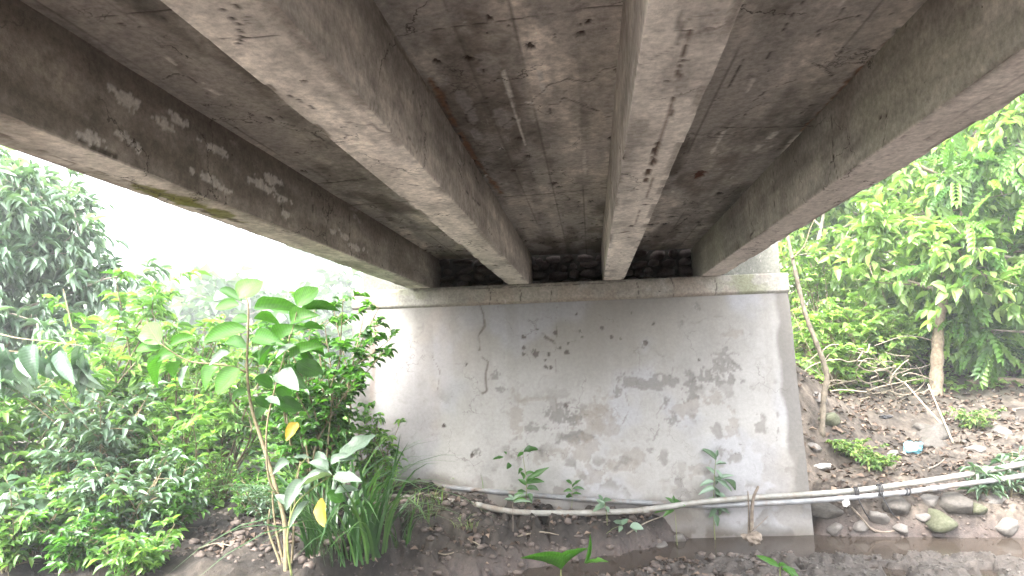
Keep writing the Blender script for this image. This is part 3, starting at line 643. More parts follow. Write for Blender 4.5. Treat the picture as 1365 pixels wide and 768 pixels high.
for pts, w in (([(505, 165), (500, 200), (515, 235), (520, 275), (500, 305), (503, 352)], .008), ([(510, 375), (530, 390), (522, 430), (525, 485), (512, 490)], .009),
               ([(750, 215), (748, 250), (750, 290), (745, 400), (748, 500), (745, 580)], .003), ([(350, 370), (375, 420), (368, 480)], .003), ([(540, 500), (543, 550)], .003),
               ([(705, 295), (712, 310), (735, 322), (745, 330)], .014), ([(600, 520), (640, 560)], .003)):
    pt.line([Wp(c5, p) for p in pts], w, lin(.16, .13, .11), .006, .95 if w > .004 else .6, .8)
for pts in ([(380, 240), (420, 270), (460, 250), (520, 245), (545, 300), (520, 330)], [(290, 350), (310, 370), (355, 380), (350, 430)], [(545, 360), (550, 420)], [(265, 400), (290, 440)], [(690, 600), (685, 640)],
            [(200, 490), (215, 540), (190, 590)], [(330, 510), (300, 560), (310, 600), (290, 640)]):
    pt.line([Wp(c6, p) for p in pts], .004, lin(.25, .23, .21), .002, .7, 1.6)
PEEL = lin(.245, .23, .215); PEEL2 = lin(.33, .29, .25)
for f, p, a, b, c_ in ((c5, (760, 560), 22, 24, 0), (c5, (805, 570), 16, 14, 0), (c5, (690, 600), 34, 12, 0), (c5, (800, 632), 38, 14, 0), (c5, (690, 510), 40, 7, 1), (c5, (880, 560), 45, 45, 1), (c5, (720, 555), 10, 12, 0),
                    (c5, (550, 435), 11, 12, 0), (c5, (570, 480), 14, 6, 0), (c5, (770, 525), 16, 6, 0), (c5, (620, 560), 22, 50, 1), (c5, (490, 680), 10, 10, 0), (c5, (700, 690), 30, 20, 1),
                    (c6, (205, 450), 22, 18, 0), (c6, (300, 455), 50, 16, 0), (c6, (410, 470), 20, 32, 0), (c6, (510, 380), 26, 18, 0), (c6, (500, 410), 18, 14, 0), (c6, (460, 440), 24, 18, 0), (c6, (530, 452), 36, 13, 0),
                    (c6, (480, 510), 24, 18, 1), (c6, (395, 545), 38, 24, 1), (c6, (40, 570), 16, 14, 0), (c6, (40, 632), 38, 13, 0), (c6, (110, 545), 26, 13, 1), (c6, (548, 600), 18, 42, 1), (c6, (60, 670), 45, 28, 1),
                    (c6, (110, 600), 45, 40, 1), (c6, (230, 690), 30, 25, 1), (c6, (545, 405), 16, 10, 0), (c6, (545, 300), 28, 10, 1), (c6, (430, 215), 8, 8, 0), (c6, (375, 268), 9, 9, 0), (c6, (330, 520), 8, 12, 0),
                    (c6, (440, 740), 40, 22, 1), (c6, (180, 720), 40, 18, 1), (c6, (520, 350), 10, 8, 0), (c6, (810, 420), 16, 20, 1), (c6, (175, 485), 12, 14, 0), (c6, (350, 575), 15, 12, 0), (c6, (90, 750), 60, 20, 1), (c6, (300, 300), 70, 60, 2)):
    q = wall_uv(*f(p)); s = 1/2.4/118
    if c_ == 2: pt.blob(q, a*s, b*s, lin(.36, .34, .305), 0, .55, 0, 1.0); continue
    pt.blob(q, a*s*1.1, b*s*1.1, PEEL if c_ == 0 else PEEL2, .006, .78 if c_ == 0 else .5, 0, 1.45)
for f, p, r in ((c5, (680, 362), 11), (c5, (643, 310), 6), (c5, (645, 345), 6), (c5, (725, 365), 5), (c5, (715, 407), 6), (c5, (730, 408), 5), (c5, (745, 295), 7), (c5, (780, 360), 6), (c5, (812, 238), 4), (c5, (785, 330), 4),
                (c5, (643, 365), 5), (c5, (712, 385), 4), (c5, (687, 285), 4), (c5, (460, 397), 4), (c5, (388, 595), 5), (c5, (477, 690), 6), (c5, (895, 280), 6), (c5, (925, 310), 5), (c5, (830, 310), 4), (c5, (760, 345), 4),
                (c6, (290, 268), 5), (c6, (265, 330), 8), (c6, (15, 358), 6), (c6, (185, 318), 4), (c6, (220, 235), 4), (c6, (435, 385), 4), (c6, (55, 290), 4), (c6, (10, 530), 7)):
    q = wall_uv(*f(p)); s = r/2.4/118; pt.blob(q, s, s, lin(.13, .11, .095), .008, .95, 0, .7)
waterm = sstep(.20, .08, vv+.06*(fbm(uu*6, vv*6, 3, 312)-.5)); pt.mix(lin(.13, .115, .095), .8*waterm)
soilm = sstep(.22, .05, vv-np.interp(uu, zw_x, zw_z)+.25*(fbm(uu*3, vv*3, 4, 313)-.5)); pt.mix(lin(.15, .12, .09), .6*soilm)
fl = sstep(.60, .66, fbm(uu*7+2, vv*7, 5, 330))*sstep(.46, .58, fbm(uu*1.5, vv*1.5, 3, 331))*sstep(1.9, 1.3, vv)
pt.mix(lin(.28, .26, .24), .75*fl); pt.d += .004*fl
fl = sstep(.55, .60, fbm(uu*3.2+5, vv*3.2, 5, 332))*sstep(1.3, .7, vv); pt.mix(lin(.36, .33, .295), .5*fl); pt.d += .003*fl
vein = np.abs(fbm(uu*3, vv*3, 4, 333)-.5); pt.mix(lin(.30, .28, .26), .35*sstep(.012, .004, vein)*sstep(.45, .6, fbm(uu*1.2, vv*1.2, 3, 334)))
run = sstep(.50, .66, fbm(uu*7, vv*.5, 5, 335))*sstep(.9, 2.3, vv+.6*(fbm(uu*2, vv*.6, 3, 336)-.5)); pt.mix(lin(.30, .275, .245), .28*run)
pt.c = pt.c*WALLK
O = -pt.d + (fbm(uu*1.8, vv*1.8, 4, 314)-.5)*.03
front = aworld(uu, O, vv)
parts = [(front, grid_faces(nu, nv))]
# ends and back as coarse faces just inside the front sheet's rim
fe = []
for side in (0, 1):
    vz = np.linspace(zb_, ZF, 20); ue = (uL0-slopeL*(ZF-vz)) if side == 0 else (uR0+slopeR*(ZF-vz))
    og = np.linspace(.012, -1.1, 14)
    UU = np.repeat(ue[:, None], 14, 1).ravel() + (.004 if side == 0 else -.004); OO = np.repeat(og[None], 20, 0).ravel(); ZZ = np.repeat(vz[:, None], 14, 1).ravel()
    OO = np.where(OO > 0, -.004, OO)
    fe.append((aworld(UU, OO, ZZ), grid_faces(20, 14, side == 0)))
cE = np.concatenate([pt.c]+[np.repeat(lin(.24, .225, .20)[None], 280, 0)*(.7+.6*fbm(e[0][:, 1]*4, e[0][:, 2]*4, 3, 315))[:, None] for e in fe])
Va, Fa = join(parts+fe)
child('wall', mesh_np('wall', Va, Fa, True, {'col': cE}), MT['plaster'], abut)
# shelf beam (bearing shelf) : front, underside lip, top
cu0, cu1 = uL0-.0, uR0+.006
OV = .018
nuc = 420; us_ = np.linspace(cu0, cu1, nuc)
prof = [(-.60, ZB), (-.02+OV, ZB), (OV-.006, ZB-.002)] + [(OV, z) for z in np.linspace(ZB-.008, ZF+.03, 16)] + [(OV-.006, ZF+.02), (OV-.045, ZF-.012), (-.03, ZF-.014)]
prof = np.array(prof); UU, KK = np.meshgrid(us_, np.arange(len(prof)), indexing='ij'); UU = UU.ravel(); KK = KK.ravel()
OO = prof[KK, 0]; ZZ = prof[KK, 1]
pt = Paint(np.stack([UU, ZZ, np.zeros_like(UU)], 1), lin(.245, .225, .195), UU, ZZ, 400)
pt.mul(.7+.6*fbm(UU*1.5, ZZ*4, 4, 401)); pt.mul(.8+.4*fbm(UU*12, ZZ*12, 4, 402))
ends = np.maximum(sstep(1.2, 1.7, UU), sstep(-1.5, -2.1, UU))
pt.mix(lin(.19, .185, .16), .75*ends); pt.mix(lin(.16, .165, .10), .75*ends*sstep(.5, .62, fbm(UU*6, ZZ*8, 4, 403)))
pt.mix(lin(.33, .315, .29), .5*(1-.6*ends)*sstep(.55, .66, fbm(UU*2.5+4, ZZ*5, 4, 404)))
pt.mix(lin(.19, .155, .12), .5*sstep(ZF+.05, ZF+.01, ZZ+.02*(fbm(UU*5, ZZ*5, 3, 405)-.5))*(1-ends))
pt.mix(lin(.25, .19, .15), .3*sstep(.6, .7, fbm(UU*4, ZZ*2, 3, 406)))
for uk in (-1.08, -.42, .52, 1.35, -.75, .9): pt.line([(uk, ZF, 0), (uk+.02, (ZF+ZB)/2, 0), (uk-.015, ZB, 0)], .004, CRK, .004, .9, .8)
pt.line([(-1.3, ZB-.03, 0), (-.9, ZB-.035, 0), (-.35, ZB-.03, 0), (.1, ZB-.03, 0), (.4, ZB-.02, 0)], .004, CRK, .003, .8, 1.0)
chip = sstep(.03, .004, ZB-ZZ)*sstep(.5, .62, fbm(UU*7, ZZ*2, 3, 407))*(OO > 0)
Vc = aworld(UU, OO-pt.d-chip*.02, ZZ-chip*.022+(KK > 1)*(fbm(UU*4, ZZ*0, 3, 408)-.5)*.012)
endsV = []
for side, uc in ((0, cu0), (1, cu1)):
    pv = aworld(np.full(4, uc), np.array([-.6, OV-.002, OV-.002, -.6]), np.array([ZB-.003, ZB-.003, ZF+.02, ZF+.02]))
    endsV.append((pv, np.array([[0, 1, 2, 3]]) if side == 0 else np.array([[3, 2, 1, 0]])))
Va, Fa = join([(Vc, grid_faces(nuc, len(prof), True))]+endsV)
cc = np.concatenate([pt.c, np.repeat(lin(.22, .21, .18)[None], 8, 0)])
child('bearing_shelf', mesh_np('bearing_shelf', Va, Fa, True, {'col': cc}), MT['concrete'], abut)
# back wall with rubble stones between the girders
bu0 = wall_uv(484, 375, -BACK)[0]; bu1 = wall_uv(1038, 340, -BACK)[0]
def abox(u0, u1, o0, o1, z0, z1):
    c = [(u, o, z) for u in (u0, u1) for o in (o0, o1) for z in (z0, z1)]
    Vb = aworld(np.array([q[0] for q in c]), np.array([q[1] for q in c]), np.array([q[2] for q in c]))
    return Vb, np.array([(0, 1, 3, 2), (4, 6, 7, 5), (0, 4, 5, 1), (2, 3, 7, 6), (0, 2, 6, 4), (1, 5, 7, 3)])
uin0, uin1 = -1.95, 1.43
bv, bf = abox(uin0, uin1, -BACK-.05, -BACK-.35, ZB-.02, ZS+.24)
bw = child('back_wall', mesh_np('back_wall', bv, bf, False), MT['mortar'], abut)
for a, b in ((bu0, uin0-.002), (uin1+.002, bu1)):
    nn = 14; UU, ZZ = np.meshgrid(np.linspace(a, b, nn*2), np.linspace(ZB-.01, ZS+.34, nn*2), indexing='ij'); UU, ZZ = UU.ravel(), ZZ.ravel()
    fv = aworld(UU, -BACK+.012*(fbm(UU*6, ZZ*6, 3, 420)-.5), ZZ)
    bxv = abox(a+.003, b-.003, -BACK-.02, -BACK-.35, ZB-.01, ZS+.338)
    cc = lin(.11, .11, .095)[None]*(.6+.8*fbm(UU*4, ZZ*4, 4, 421))[:, None]
    Va, Fa = join([(fv, grid_faces(nn*2, nn*2)), bxv]); cc = np.concatenate([cc, np.repeat(lin(.2, .19, .17)[None], 8, 0)])
    child('end_block', mesh_np('end_block', Va, Fa, True, {'col': cc}), MT['concrete'], abut)
def ico(sub=1):
    import bmesh
    bm = bmesh.new(); bmesh.ops.create_icosphere(bm, subdivisions=sub, radius=1)
    v = np.array([x.co[:] for x in bm.verts]); f = np.array([[q.index for q in p.verts] for p in bm.faces]); bm.free(); return v, f
ICO1, ICO2, ICO3 = ico(1), ico(2), ico(3)
def norm(a): return a/(np.linalg.norm(a, axis=-1, keepdims=True)+1e-9)
def rock_mesh(name, seed, sub=2, box=.5, rough=.22):
    v, f = (ICO3 if sub == 2 else ICO1); r = np.random.default_rng(seed)
    if sub == 2:
        nr = norm(r.normal(size=(13, 3))); dd = r.uniform(.62, 1.0, 13); dot = v@nr.T
        k = np.where(dot > 1e-3, dd[None]/np.maximum(dot, 1e-3), 9).min(1); k = np.minimum(k, 1.15)
        v = v*k[:, None]; v = v*(1+.05*np.sin(v@r.normal(size=(3, 6))*5+r.uniform(0, 6, 6)).mean(1)+.02*r.normal(size=len(v)))[:, None]
        return mesh_np(name, v, f, True)
    v = v.copy(); k = np.sign(v)*np.abs(v)**(1-box*.6); v = k/np.abs(k).max()
    off = r.normal(size=3)*3
    n = np.sin(v@r.normal(size=(3, 5))*2.1+off[0]).mean(1)*rough + r.normal(size=len(v))*rough*.18
    v = v*(1+n)[:, None]; return mesh_np(name, v, f, True)
bstones = [rock_mesh('stone', 900+k, 1, .45, .3) for k in range(7)]
for me in bstones: me.materials.append(MT['rubble'])
rs = random.Random(3)
for (ua, ub) in ((-1.70, -.86), (-.63, .17), (.40, 1.22)):
    z = ZB+.0
    for row in range(4):
        hh = (.085, .115, .09, .10)[(row+int(ua*7)) % 4]; x = ua-rs.uniform(0, .08)
        while x < ub-.02:
            w_ = rs.uniform(.09, .25)
            o = link('stone', bstones[rs.randrange(7)], bw)
            c = aworld(np.array([x+w_/2]), np.array([-BACK-.035+rs.uniform(-.03, .02)]), np.array([z+hh/2+rs.uniform(-.018, .018)]))[0]
            o.matrix_basis = Matrix.Translation(Vector(c)) @ Matrix.Rotation(SK, 4, 'Z') @ Matrix.Rotation(rs.uniform(-.35, .35), 4, 'Y') @ Matrix.Diagonal((w_*.52, .07, hh*rs.uniform(.42, .62), 1))
            x += w_+rs.uniform(.0, .025)
        z += hh

# unseen opposite abutment under the deck's other end, added to block light from behind
ra = thing('abutment', 'plain concrete abutment under the other end of the deck, unseen, added to block light', 'abutment', (0, -5.0, 0))
for nm, z0, z1, y0, y1, hw in (('wall', -.3, ZF, -5.6, -4.75, 2.55), ('bearing_shelf', ZF+.002, ZB-.004, -5.62, -4.70, 2.6), ('back_wall', ZB-.002, TOP+.2, -5.6, -5.06, 2.5)):
    bv, bf = box_arrays(-hw-.2, hw-.2, y0, y1, z0, z1); child(nm, mesh_np(nm, bv, bf, False), MT['deckconc'], ra)
# ------------------------------------------------------------------ leaf and plant tools
def leaf_template(rows, fold=.25, droop=.25, wave=0.0):
    """rows: list of (t, halfwidth) between base and tip; length 1 along +Y, width +-1 along X"""
    V = [(0, 0, 0)]; 
    for k, (t, w) in enumerate(rows):
        z = -droop*t*t; s = wave*(1 if k % 2 else -1)
        V += [(-w, t, z+fold*w+s), (0, t, z), (w, t, z+fold*w+s)]
    V.append((0, 1, -droop)); V = np.array(V, float)
    F = [(0, 2, 1), (0, 3, 2)]
    for k in range(len(rows)-1):
        a = 1+3*k; b = a+3
        F += [(a, a+1, b+1), (a, b+1, b), (a+1, a+2, b+2), (a+1, b+2, b+1)]
    a = 1+3*(len(rows)-1); n = len(V)-1
    F += [(a, a+1, n), (a+1, a+2, n)]
    return V, np.array(F)
T_OV = leaf_template([(.12, .55), (.4, 1.0), (.72, .72)], .22, .25)
T_LAN = leaf_template([(.25, .8), (.6, .9)], .25, .35)
T_SIM = leaf_template([(.45, 1.0)], .25, .2)
T_BIG = leaf_template([(.06, .35), (.16, .72), (.28, .94), (.42, 1.0), (.56, .96), (.70, .80), (.82, .58), (.92, .30)], .20, .22, .006)
def pinnate(n=6):
    Vs = []; Fs = []; k = 0
    for i in range(n):
        t = .2+.75*i/(n-1)
        for s in (-1, 1):
            v, f = T_SIM; L = .42*(1-.35*abs(t-.5))
            w = v*np.array([.13, L, L]); a = s*math.radians(62-20*t); ca, sa = math.cos(a), math.sin(a)
            q = np.stack([w[:, 0]*ca+w[:, 1]*sa, -w[:, 0]*sa+w[:, 1]*ca, w[:, 2]], 1); q[:, 2] -= .12*np.abs(q[:, 0])
            q += np.array([0, t, -.3*t*t]); Vs.append(q); Fs.append(f+k); k += len(q)
    v, f = T_SIM; q = v*np.array([.13, .4, .4])+np.array([0, .95, -.28]); Vs.append(q); Fs.append(f+k)
    return np.concatenate(Vs), np.concatenate(Fs)
T_PIN = pinnate()
BIGROWS = [(.06, .35), (.16, .72), (.28, .94), (.42, 1.0), (.56, .96), (.70, .80), (.82, .58), (.92, .30)]
def big_variant(fold, droop, bend, wav, ph):
    v, f = leaf_template([(t, w*(1+.06*math.sin(9*t+ph))) for t, w in BIGROWS], fold, droop); v = v.copy(); t = v[:, 1]
    v[:, 2] += wav*np.sin(14*t+ph)*np.abs(v[:, 0])*np.sign(v[:, 0]+1e-9)*.6; v[:, 0] += bend*t*t; return v, f
T_BIGS = [T_BIG, big_variant(.32, .35, .15, .05, 1), big_variant(.10, .12, -.2, .07, 2.5), big_variant(.40, .45, .05, .04, 4), big_variant(.22, .05, -.1, .08, 5)]
def scatter(T, pos, dirs, nrm, length, width, tint):
    v, f = T; n = len(pos)
    y = norm(dirs); x = norm(np.cross(y, nrm)); z = np.cross(x, y)
    V = pos[:, None] + v[None, :, 0:1]*width[:, None, None]*x[:, None] + v[None, :, 1:2]*length[:, None, None]*y[:, None] + v[None, :, 2:3]*length[:, None, None]*z[:, None]*np.where(True, 1, 1)
    F = f[None]+(np.arange(n)*len(v))[:, None, None]
    return V.reshape(-1, 3), F.reshape(-1, 3), np.repeat(tint, len(v))
def child0(name, me, mat, par):
    o = link(name, me, par, mat); o.matrix_parent_inverse = Matrix.Translation(-Vector(par.location)); return o

def grow(base, height, spread, r, nstem=5, ntwig=9, nleaf=10, lean=(0, 0), up=.55, twig_len=.35, start=.2, zmin=.12):
    """stems -> twigs -> leaf sites. returns tubes, leaf positions, leaf directions"""
    tubes = []; LP = []; LD = []; base = np.asarray(base, float)
    for s in range(nstem):
        a = r.uniform(0, 2*math.pi); rad = spread*math.sqrt(r.uniform(.02, 1)); hh = height*r.uniform(.62, 1.0)
        tip = base+np.array([math.cos(a)*rad+lean[0]*height, math.sin(a)*rad+lean[1]*height, hh])
        b0 = base+np.array([math.cos(a), math.sin(a), 0])*r.uniform(0, .08)*spread; b0[2] -= .05
        mid = (b0+tip)/2+r.normal(size=3)*np.array([.10, .10, .03])*height-np.array([math.cos(a), math.sin(a), 0])*rad*.2
        pts = catmull([b0, mid, tip], 5); rr = np.linspace(.012, .003, len(pts))*max(.6, height**.5)
        tubes.append(tube(pts, rr, 5, False))
        for k in range(ntwig):
            t = start+(1-start)*(k+r.uniform(.1, .9))/ntwig; p = pts[min(len(pts)-1, int(t*(len(pts)-1)+.5))]
            a2 = a+r.normal()*1.3 if r.uniform() < .6 else r.uniform(0, 2*math.pi)
            d = norm(np.array([math.cos(a2), math.sin(a2), up+r.normal()*.35])); ln = twig_len*r.uniform(.5, 1.1)*(1.15-.5*t)
            q = np.stack([p, p+d*ln*.55, p+d*ln+np.array([0, 0, -.12*ln])])
            tubes.append(tube(q, np.array([.004, .003, .0015])*max(.7, height**.4), 4, False))
            tt = np.sort(r.uniform(.1, 1, nleaf)); tt[-1] = 1
            pp = np.where(tt[:, None] < .55, p+d*ln*tt[:, None], p+d*ln*tt[:, None]+np.array([0, 0, -.12*ln])*((tt[:, None]-.55)/.45)**2)
            sd_ = norm(np.cross(d, [0, 0, 1.0])+1e-6)
            sg = np.where(np.arange(nleaf) % 2, 1, -1)[:, None]
            ld = d*r.uniform(.3, 1.0, (nleaf, 1)) + sd_*sg*r.uniform(.4, 1.1, (nleaf, 1)) + r.normal(size=(nleaf, 3))*.25
            LP.append(pp); LD.append(ld)
    LP = np.concatenate(LP); LD = np.concatenate(LD); k = LP[:, 2] > base[2]+zmin*height
    return tubes, LP[k], LD[k]
def leaf_mesh(T, LP, LD, r, length, ratio, droop=.25, tlo=0, thi=1):
    n = len(LP); LD = norm(LD); LD[:, 2] -= r.uniform(0, 2*droop, n); ln = length*r.uniform(.6, 1.2, n)
    nr = np.array([0, 0, 1.0])+r.normal(size=(n, 3))*.35
    tint = np.clip(tlo+(thi-tlo)*r.beta(1.0, 1.15, n), 0, .9)
    return scatter(T, LP, LD, nr, ln, ln*ratio*r.uniform(.85, 1.15, n), tint)
def bush(name, label, cat, base, height, spread, seed, T=T_OV, mat='leaf_small', length=.08, ratio=.26, group=None, stemmat='twig', droop=.2, tlo=0, thi=1, stem_name='stem', leaf_name='foliage', **kw):
    r = np.random.default_rng(seed); t = thing(name, label, cat, base, group)
    tubes, LP, LD = grow(base, height, spread, r, **kw)
    V, F = tube_join(tubes); child0(stem_name, mesh_np('stem', V, F, True), MT[stemmat], t)
    V, F, ti = leaf_mesh(T, LP, LD, r, length, ratio, droop, tlo, thi)
    o = child0(leaf_name, mesh_np('foliage', V, F, True, {'tint': ti}), MT[mat], t); o['kind'] = 'stuff'
    return t
def tree(name, label, trunk, r0, seed, limbs, nsub=7, ntwig=6, nleaf=9, T=T_LAN, mat='leaf_bright', length=.14, ratio=.16, sub_len=.9, twig_len=.4, group=None, bark='bark', droop=.35, start=.45, limb_len=1.6, limb_up=.45, bend=None, r1=.35):
    """tapered trunk along given points, limbs -> sub-limbs -> twigs with leaves"""
    r = np.random.default_rng(seed); trunk = catmull(trunk, 8); t = thing(name, label, 'tree', trunk[0], group)
    tubes = [tube(trunk, np.linspace(r0, r0*r1, len(trunk))*(1+.10*np.sin(np.arange(len(trunk))*1.7)), 9, True)]
    LP = []; LD = []
    for i in range(limbs):
        f = start+(1-start)*(i+.5)/limbs; k = min(int(f*(len(trunk)-1)), len(trunk)-1); p = trunk[k]
        a = i*2.4+r.uniform(-.5, .5); d = norm(np.array([math.cos(a), math.sin(a), limb_up+r.normal()*.25])); 
        if bend is not None: d = norm(d+np.asarray(bend))
        ln = limb_len*r.uniform(.7, 1.15)*(1.1-.35*f)
        q = catmull([p, p+d*ln*.5+r.normal(size=3)*.07*ln, p+d*ln+r.normal(size=3)*.1*ln], 5); tubes.append(tube(q, np.linspace(r0*.42, r0*.08, len(q)), 6, False))
        for j in range(nsub):
            ff = .25+.75*(j+.5)/nsub; p2 = q[min(len(q)-1, int(ff*(len(q)-1)+.5))]
            d2 = norm(d*.6+r.normal(size=3)*.7+np.array([0, 0, .15])); l2 = sub_len*r.uniform(.5, 1.1)
            q2 = np.stack([p2, p2+d2*l2*.5+r.normal(size=3)*.05, p2+d2*l2+np.array([0, 0, -.15*l2])]); tubes.append(tube(q2, np.array([r0*.12, r0*.08, r0*.03]), 4, False))
            for m_ in range(ntwig):
                f3 = (m_+.6)/ntwig; p3 = p2+(q2[2]-p2)*f3; d3 = norm(d2*.7+r.normal(size=3)*.7); l3 = twig_len*r.uniform(.5, 1.1)
                tt = r.uniform(.15, 1, nleaf)[:, None]; LP.append(p3+d3*l3*tt+np.array([0, 0, -.2*l3])*tt**2)
                LD.append(d3*.6+r.normal(size=(nleaf, 3))*.55)
    V, F = tube_join(tubes); child0('trunk', mesh_np('trunk', V, F, True), MT[bark], t)
    V, F, ti = leaf_mesh(T, np.concatenate(LP), np.concatenate(LD), r, length, ratio, droop)
    o = child0('crown', mesh_np('crown', V, F, True, {'tint': ti}), MT[mat], t); o['kind'] = 'stuff'
    return t
BIGLEAF = {}
def big_leaf(par, a, b, width, matname, tint, facing=None, name='leaf', T=T_BIG, droop=.0):
    """one separate leaf from world point a to world point b, sharing mesh data between alike leaves"""
    if T is T_BIG: T = T_BIGS[random.randrange(5)]
    key = (matname, round(tint, 1), id(T))
    if key not in BIGLEAF:
        v, f = T; me = mesh_np('leaf', v, f, True, {'tint': np.full(len(v), tint)}); me.materials.append(MT[matname]); BIGLEAF[key] = me
    a = np.asarray(a, float); b = np.asarray(b, float); y = b-a; L_ = np.linalg.norm(y); y = y/L_
    nr = np.asarray(facing if facing is not None else (random.gauss(0, .3), -.45+random.gauss(0, .25), .9), float)
    x = np.cross(y, nr); x /= np.linalg.norm(x); z = np.cross(x, y)
    o = link(name, BIGLEAF[key], par)
    m = Matrix.Identity(4)
    for i in range(3):
        m[i][0] = x[i]*width; m[i][1] = y[i]*L_; m[i][2] = z[i]*L_*.9; m[i][3] = a[i]
    o.matrix_parent_inverse = Matrix.Translation(-Vector(par.location)); o.matrix_basis = m
    return o
#PLANTS#
# ------------------------------------------------------------------ left bank plants
def c4(p): return (180+p[0]/1.8816, 360+p[1]/1.8816)      # pixel of an enlarged study crop
jit = lambda s: random.gauss(0, s)
def tubes_obj(name, parts, mat, par):
    V, F = tube_join(parts); return child0(name, mesh_np(name, V, F, True), MT[mat], par)

# tall sapling with large leaves
sb = G(381, 762); Y0 = sb[1]
sap = thing('big_leaf_sapling', 'tall thin sapling with large bright green oval leaves', 'sapling', sb)
main = catmull([sb-np.array([0, 0, .05])]+[P(*c4(p), Y0+dy) for p, dy in (((376, 640), .02), ((350, 535), .05), ((320, 435), .05), ((292, 345), .03), ((281, 255), 0), ((283, 170), -.03), ((284, 90), -.05), ((276, 62), -.06))], 5)
tubes_obj('stem', [tube(main, np.linspace(.019, .005, len(main)), 7)], 'twig', sap)
brl = catmull([P(*c4(p), Y0+dy) for p, dy in (((281, 257), 0), ((245, 243), -.05), ((200, 236), -.1), ((150, 232), -.16), ((120, 222), -.2), ((90, 203), -.25), ((62, 183), -.28))], 4)
tubes_obj('branch', [tube(brl, np.linspace(.009, .004, len(brl)), 6)], 'twig', sap)
br2 = catmull([P(*c4(p), Y0+dy) for p, dy in (((372, 590), .02), ((335, 520), -.05), ((330, 400), -.08), ((350, 300), -.1), ((368, 235), -.12), ((395, 150), -.12), ((408, 95), -.14))], 4)
tubes_obj('branch', [tube(br2, np.linspace(.009, .003, len(br2)), 6)], 'twig', sap)
for pts in ([(372, 735), (352, 640), (345, 560), (352, 500)], [(392, 735), (398, 650), (402, 560), (415, 480)], [(362, 730), (335, 655), (338, 600)]):
    q = catmull([sb+np.array([jit(.04), jit(.04), -.04])]+[P(*c4(p), Y0+.08) for p in pts], 4); tubes_obj('stem', [tube(q, np.linspace(.012, .005, len(q)), 6)], 'twig', sap)
LV = [((262, 72), (316, 20), 30, .8, 0), ((270, 80), (203, 38), 11, .2, .1), ((262, 88), (195, 92), 15, .6, -.1), ((298, 98), (414, 88), 17, .6, -.15), ((408, 92), (456, 36), 24, .7, -.1),
      ((415, 102), (512, 88), 13, .5, .1), ((284, 150), (158, 172), 20, .6, -.2), ((392, 132), (442, 104), 20, .7, -.2), ((352, 182), (402, 136), 20, .6, -.1), ((388, 222), (462, 180), 15, .7, -.2),
      ((405, 232), (470, 262), 20, .3, .1), ((300, 165), (362, 180), 18, .5, -.2), ((297, 122), (368, 128), 13, .8, .1), ((322, 238), (338, 178), 10, .1, -.2), ((314, 240), (318, 190), 10, .2, -.1),
      ((212, 243), (164, 290), 20, .7, -.1), ((262, 248), (196, 306), 24, .8, -.2), ((285, 200), (222, 180), 16, .4, .15), ((62, 186), (22, 128), 26, .8, -.1), ((92, 188), (144, 160), 13, .7, -.1),
      ((66, 196), (-4, 196), 16, .7, 0), ((78, 214), (26, 284), 9, .6, -.15), ((118, 230), (84, 278), 17, .7, -.1), ((100, 210), (50, 222), 16, .6, -.1), ((420, 150), (480, 140), 14, .4, .15),
      ((400, 190), (345, 215), 16, .4, .1), ((345, 300), (400, 330), 18, .2, .1), ((350, 330), (420, 352), 18, .1, .15), ((330, 350), (285, 380), 14, .2, .1), ((375, 240), (430, 300), 20, .2, .2),
      ((285, 130), (240, 118), 14, .5, .15), ((290, 215), (345, 235), 15, .3, .1), ((300, 270), (352, 290), 15, .3, .12), ((285, 300), (240, 330), 12, .4, .1), ((385, 110), (340, 80), 14, .5, .1),
      ((395, 260), (460, 230), 14, .2, .2), ((410, 200), (490, 200), 14, .3, .2), ((300, 320), (350, 345), 12, .2, .2), ((430, 180), (440, 240), 13, .2, .2)]
for a, b, w, t, dy in LV:
    A = P(*c4(a), Y0+dy*.5); B = P(*c4(b), Y0+dy+jit(.08))
    big_leaf(sap, A, B, w/1.8816*Y0/850*1.2, 'leaf_big', t, (jit(.25), -.95+jit(.2), .40))
for a, b, w, t, dy in (((362, 256), (408, 302), 24, .9, -.25), ((135, 240), (108, 292), 16, .8, -.1), ((240, 205), (185, 238), 14, .7, -.2), ((405, 190), (350, 212), 13, .8, -.25), ((330, 320), (360, 335), 12, .6, -.2)):
    big_leaf(sap, P(*c4(a), Y0+dy*.5), P(*c4(b), Y0+dy), w/1.8816*Y0/850, 'leaf_pale', t, (jit(.2), -.6, .7))
big_leaf(sap, P(*c4((408, 382)), Y0-.05), P(*c4((378, 428)), Y0-.15), 15/1.8816*Y0/850, 'leaf_big', 1.0, (.1, -.8, .3))

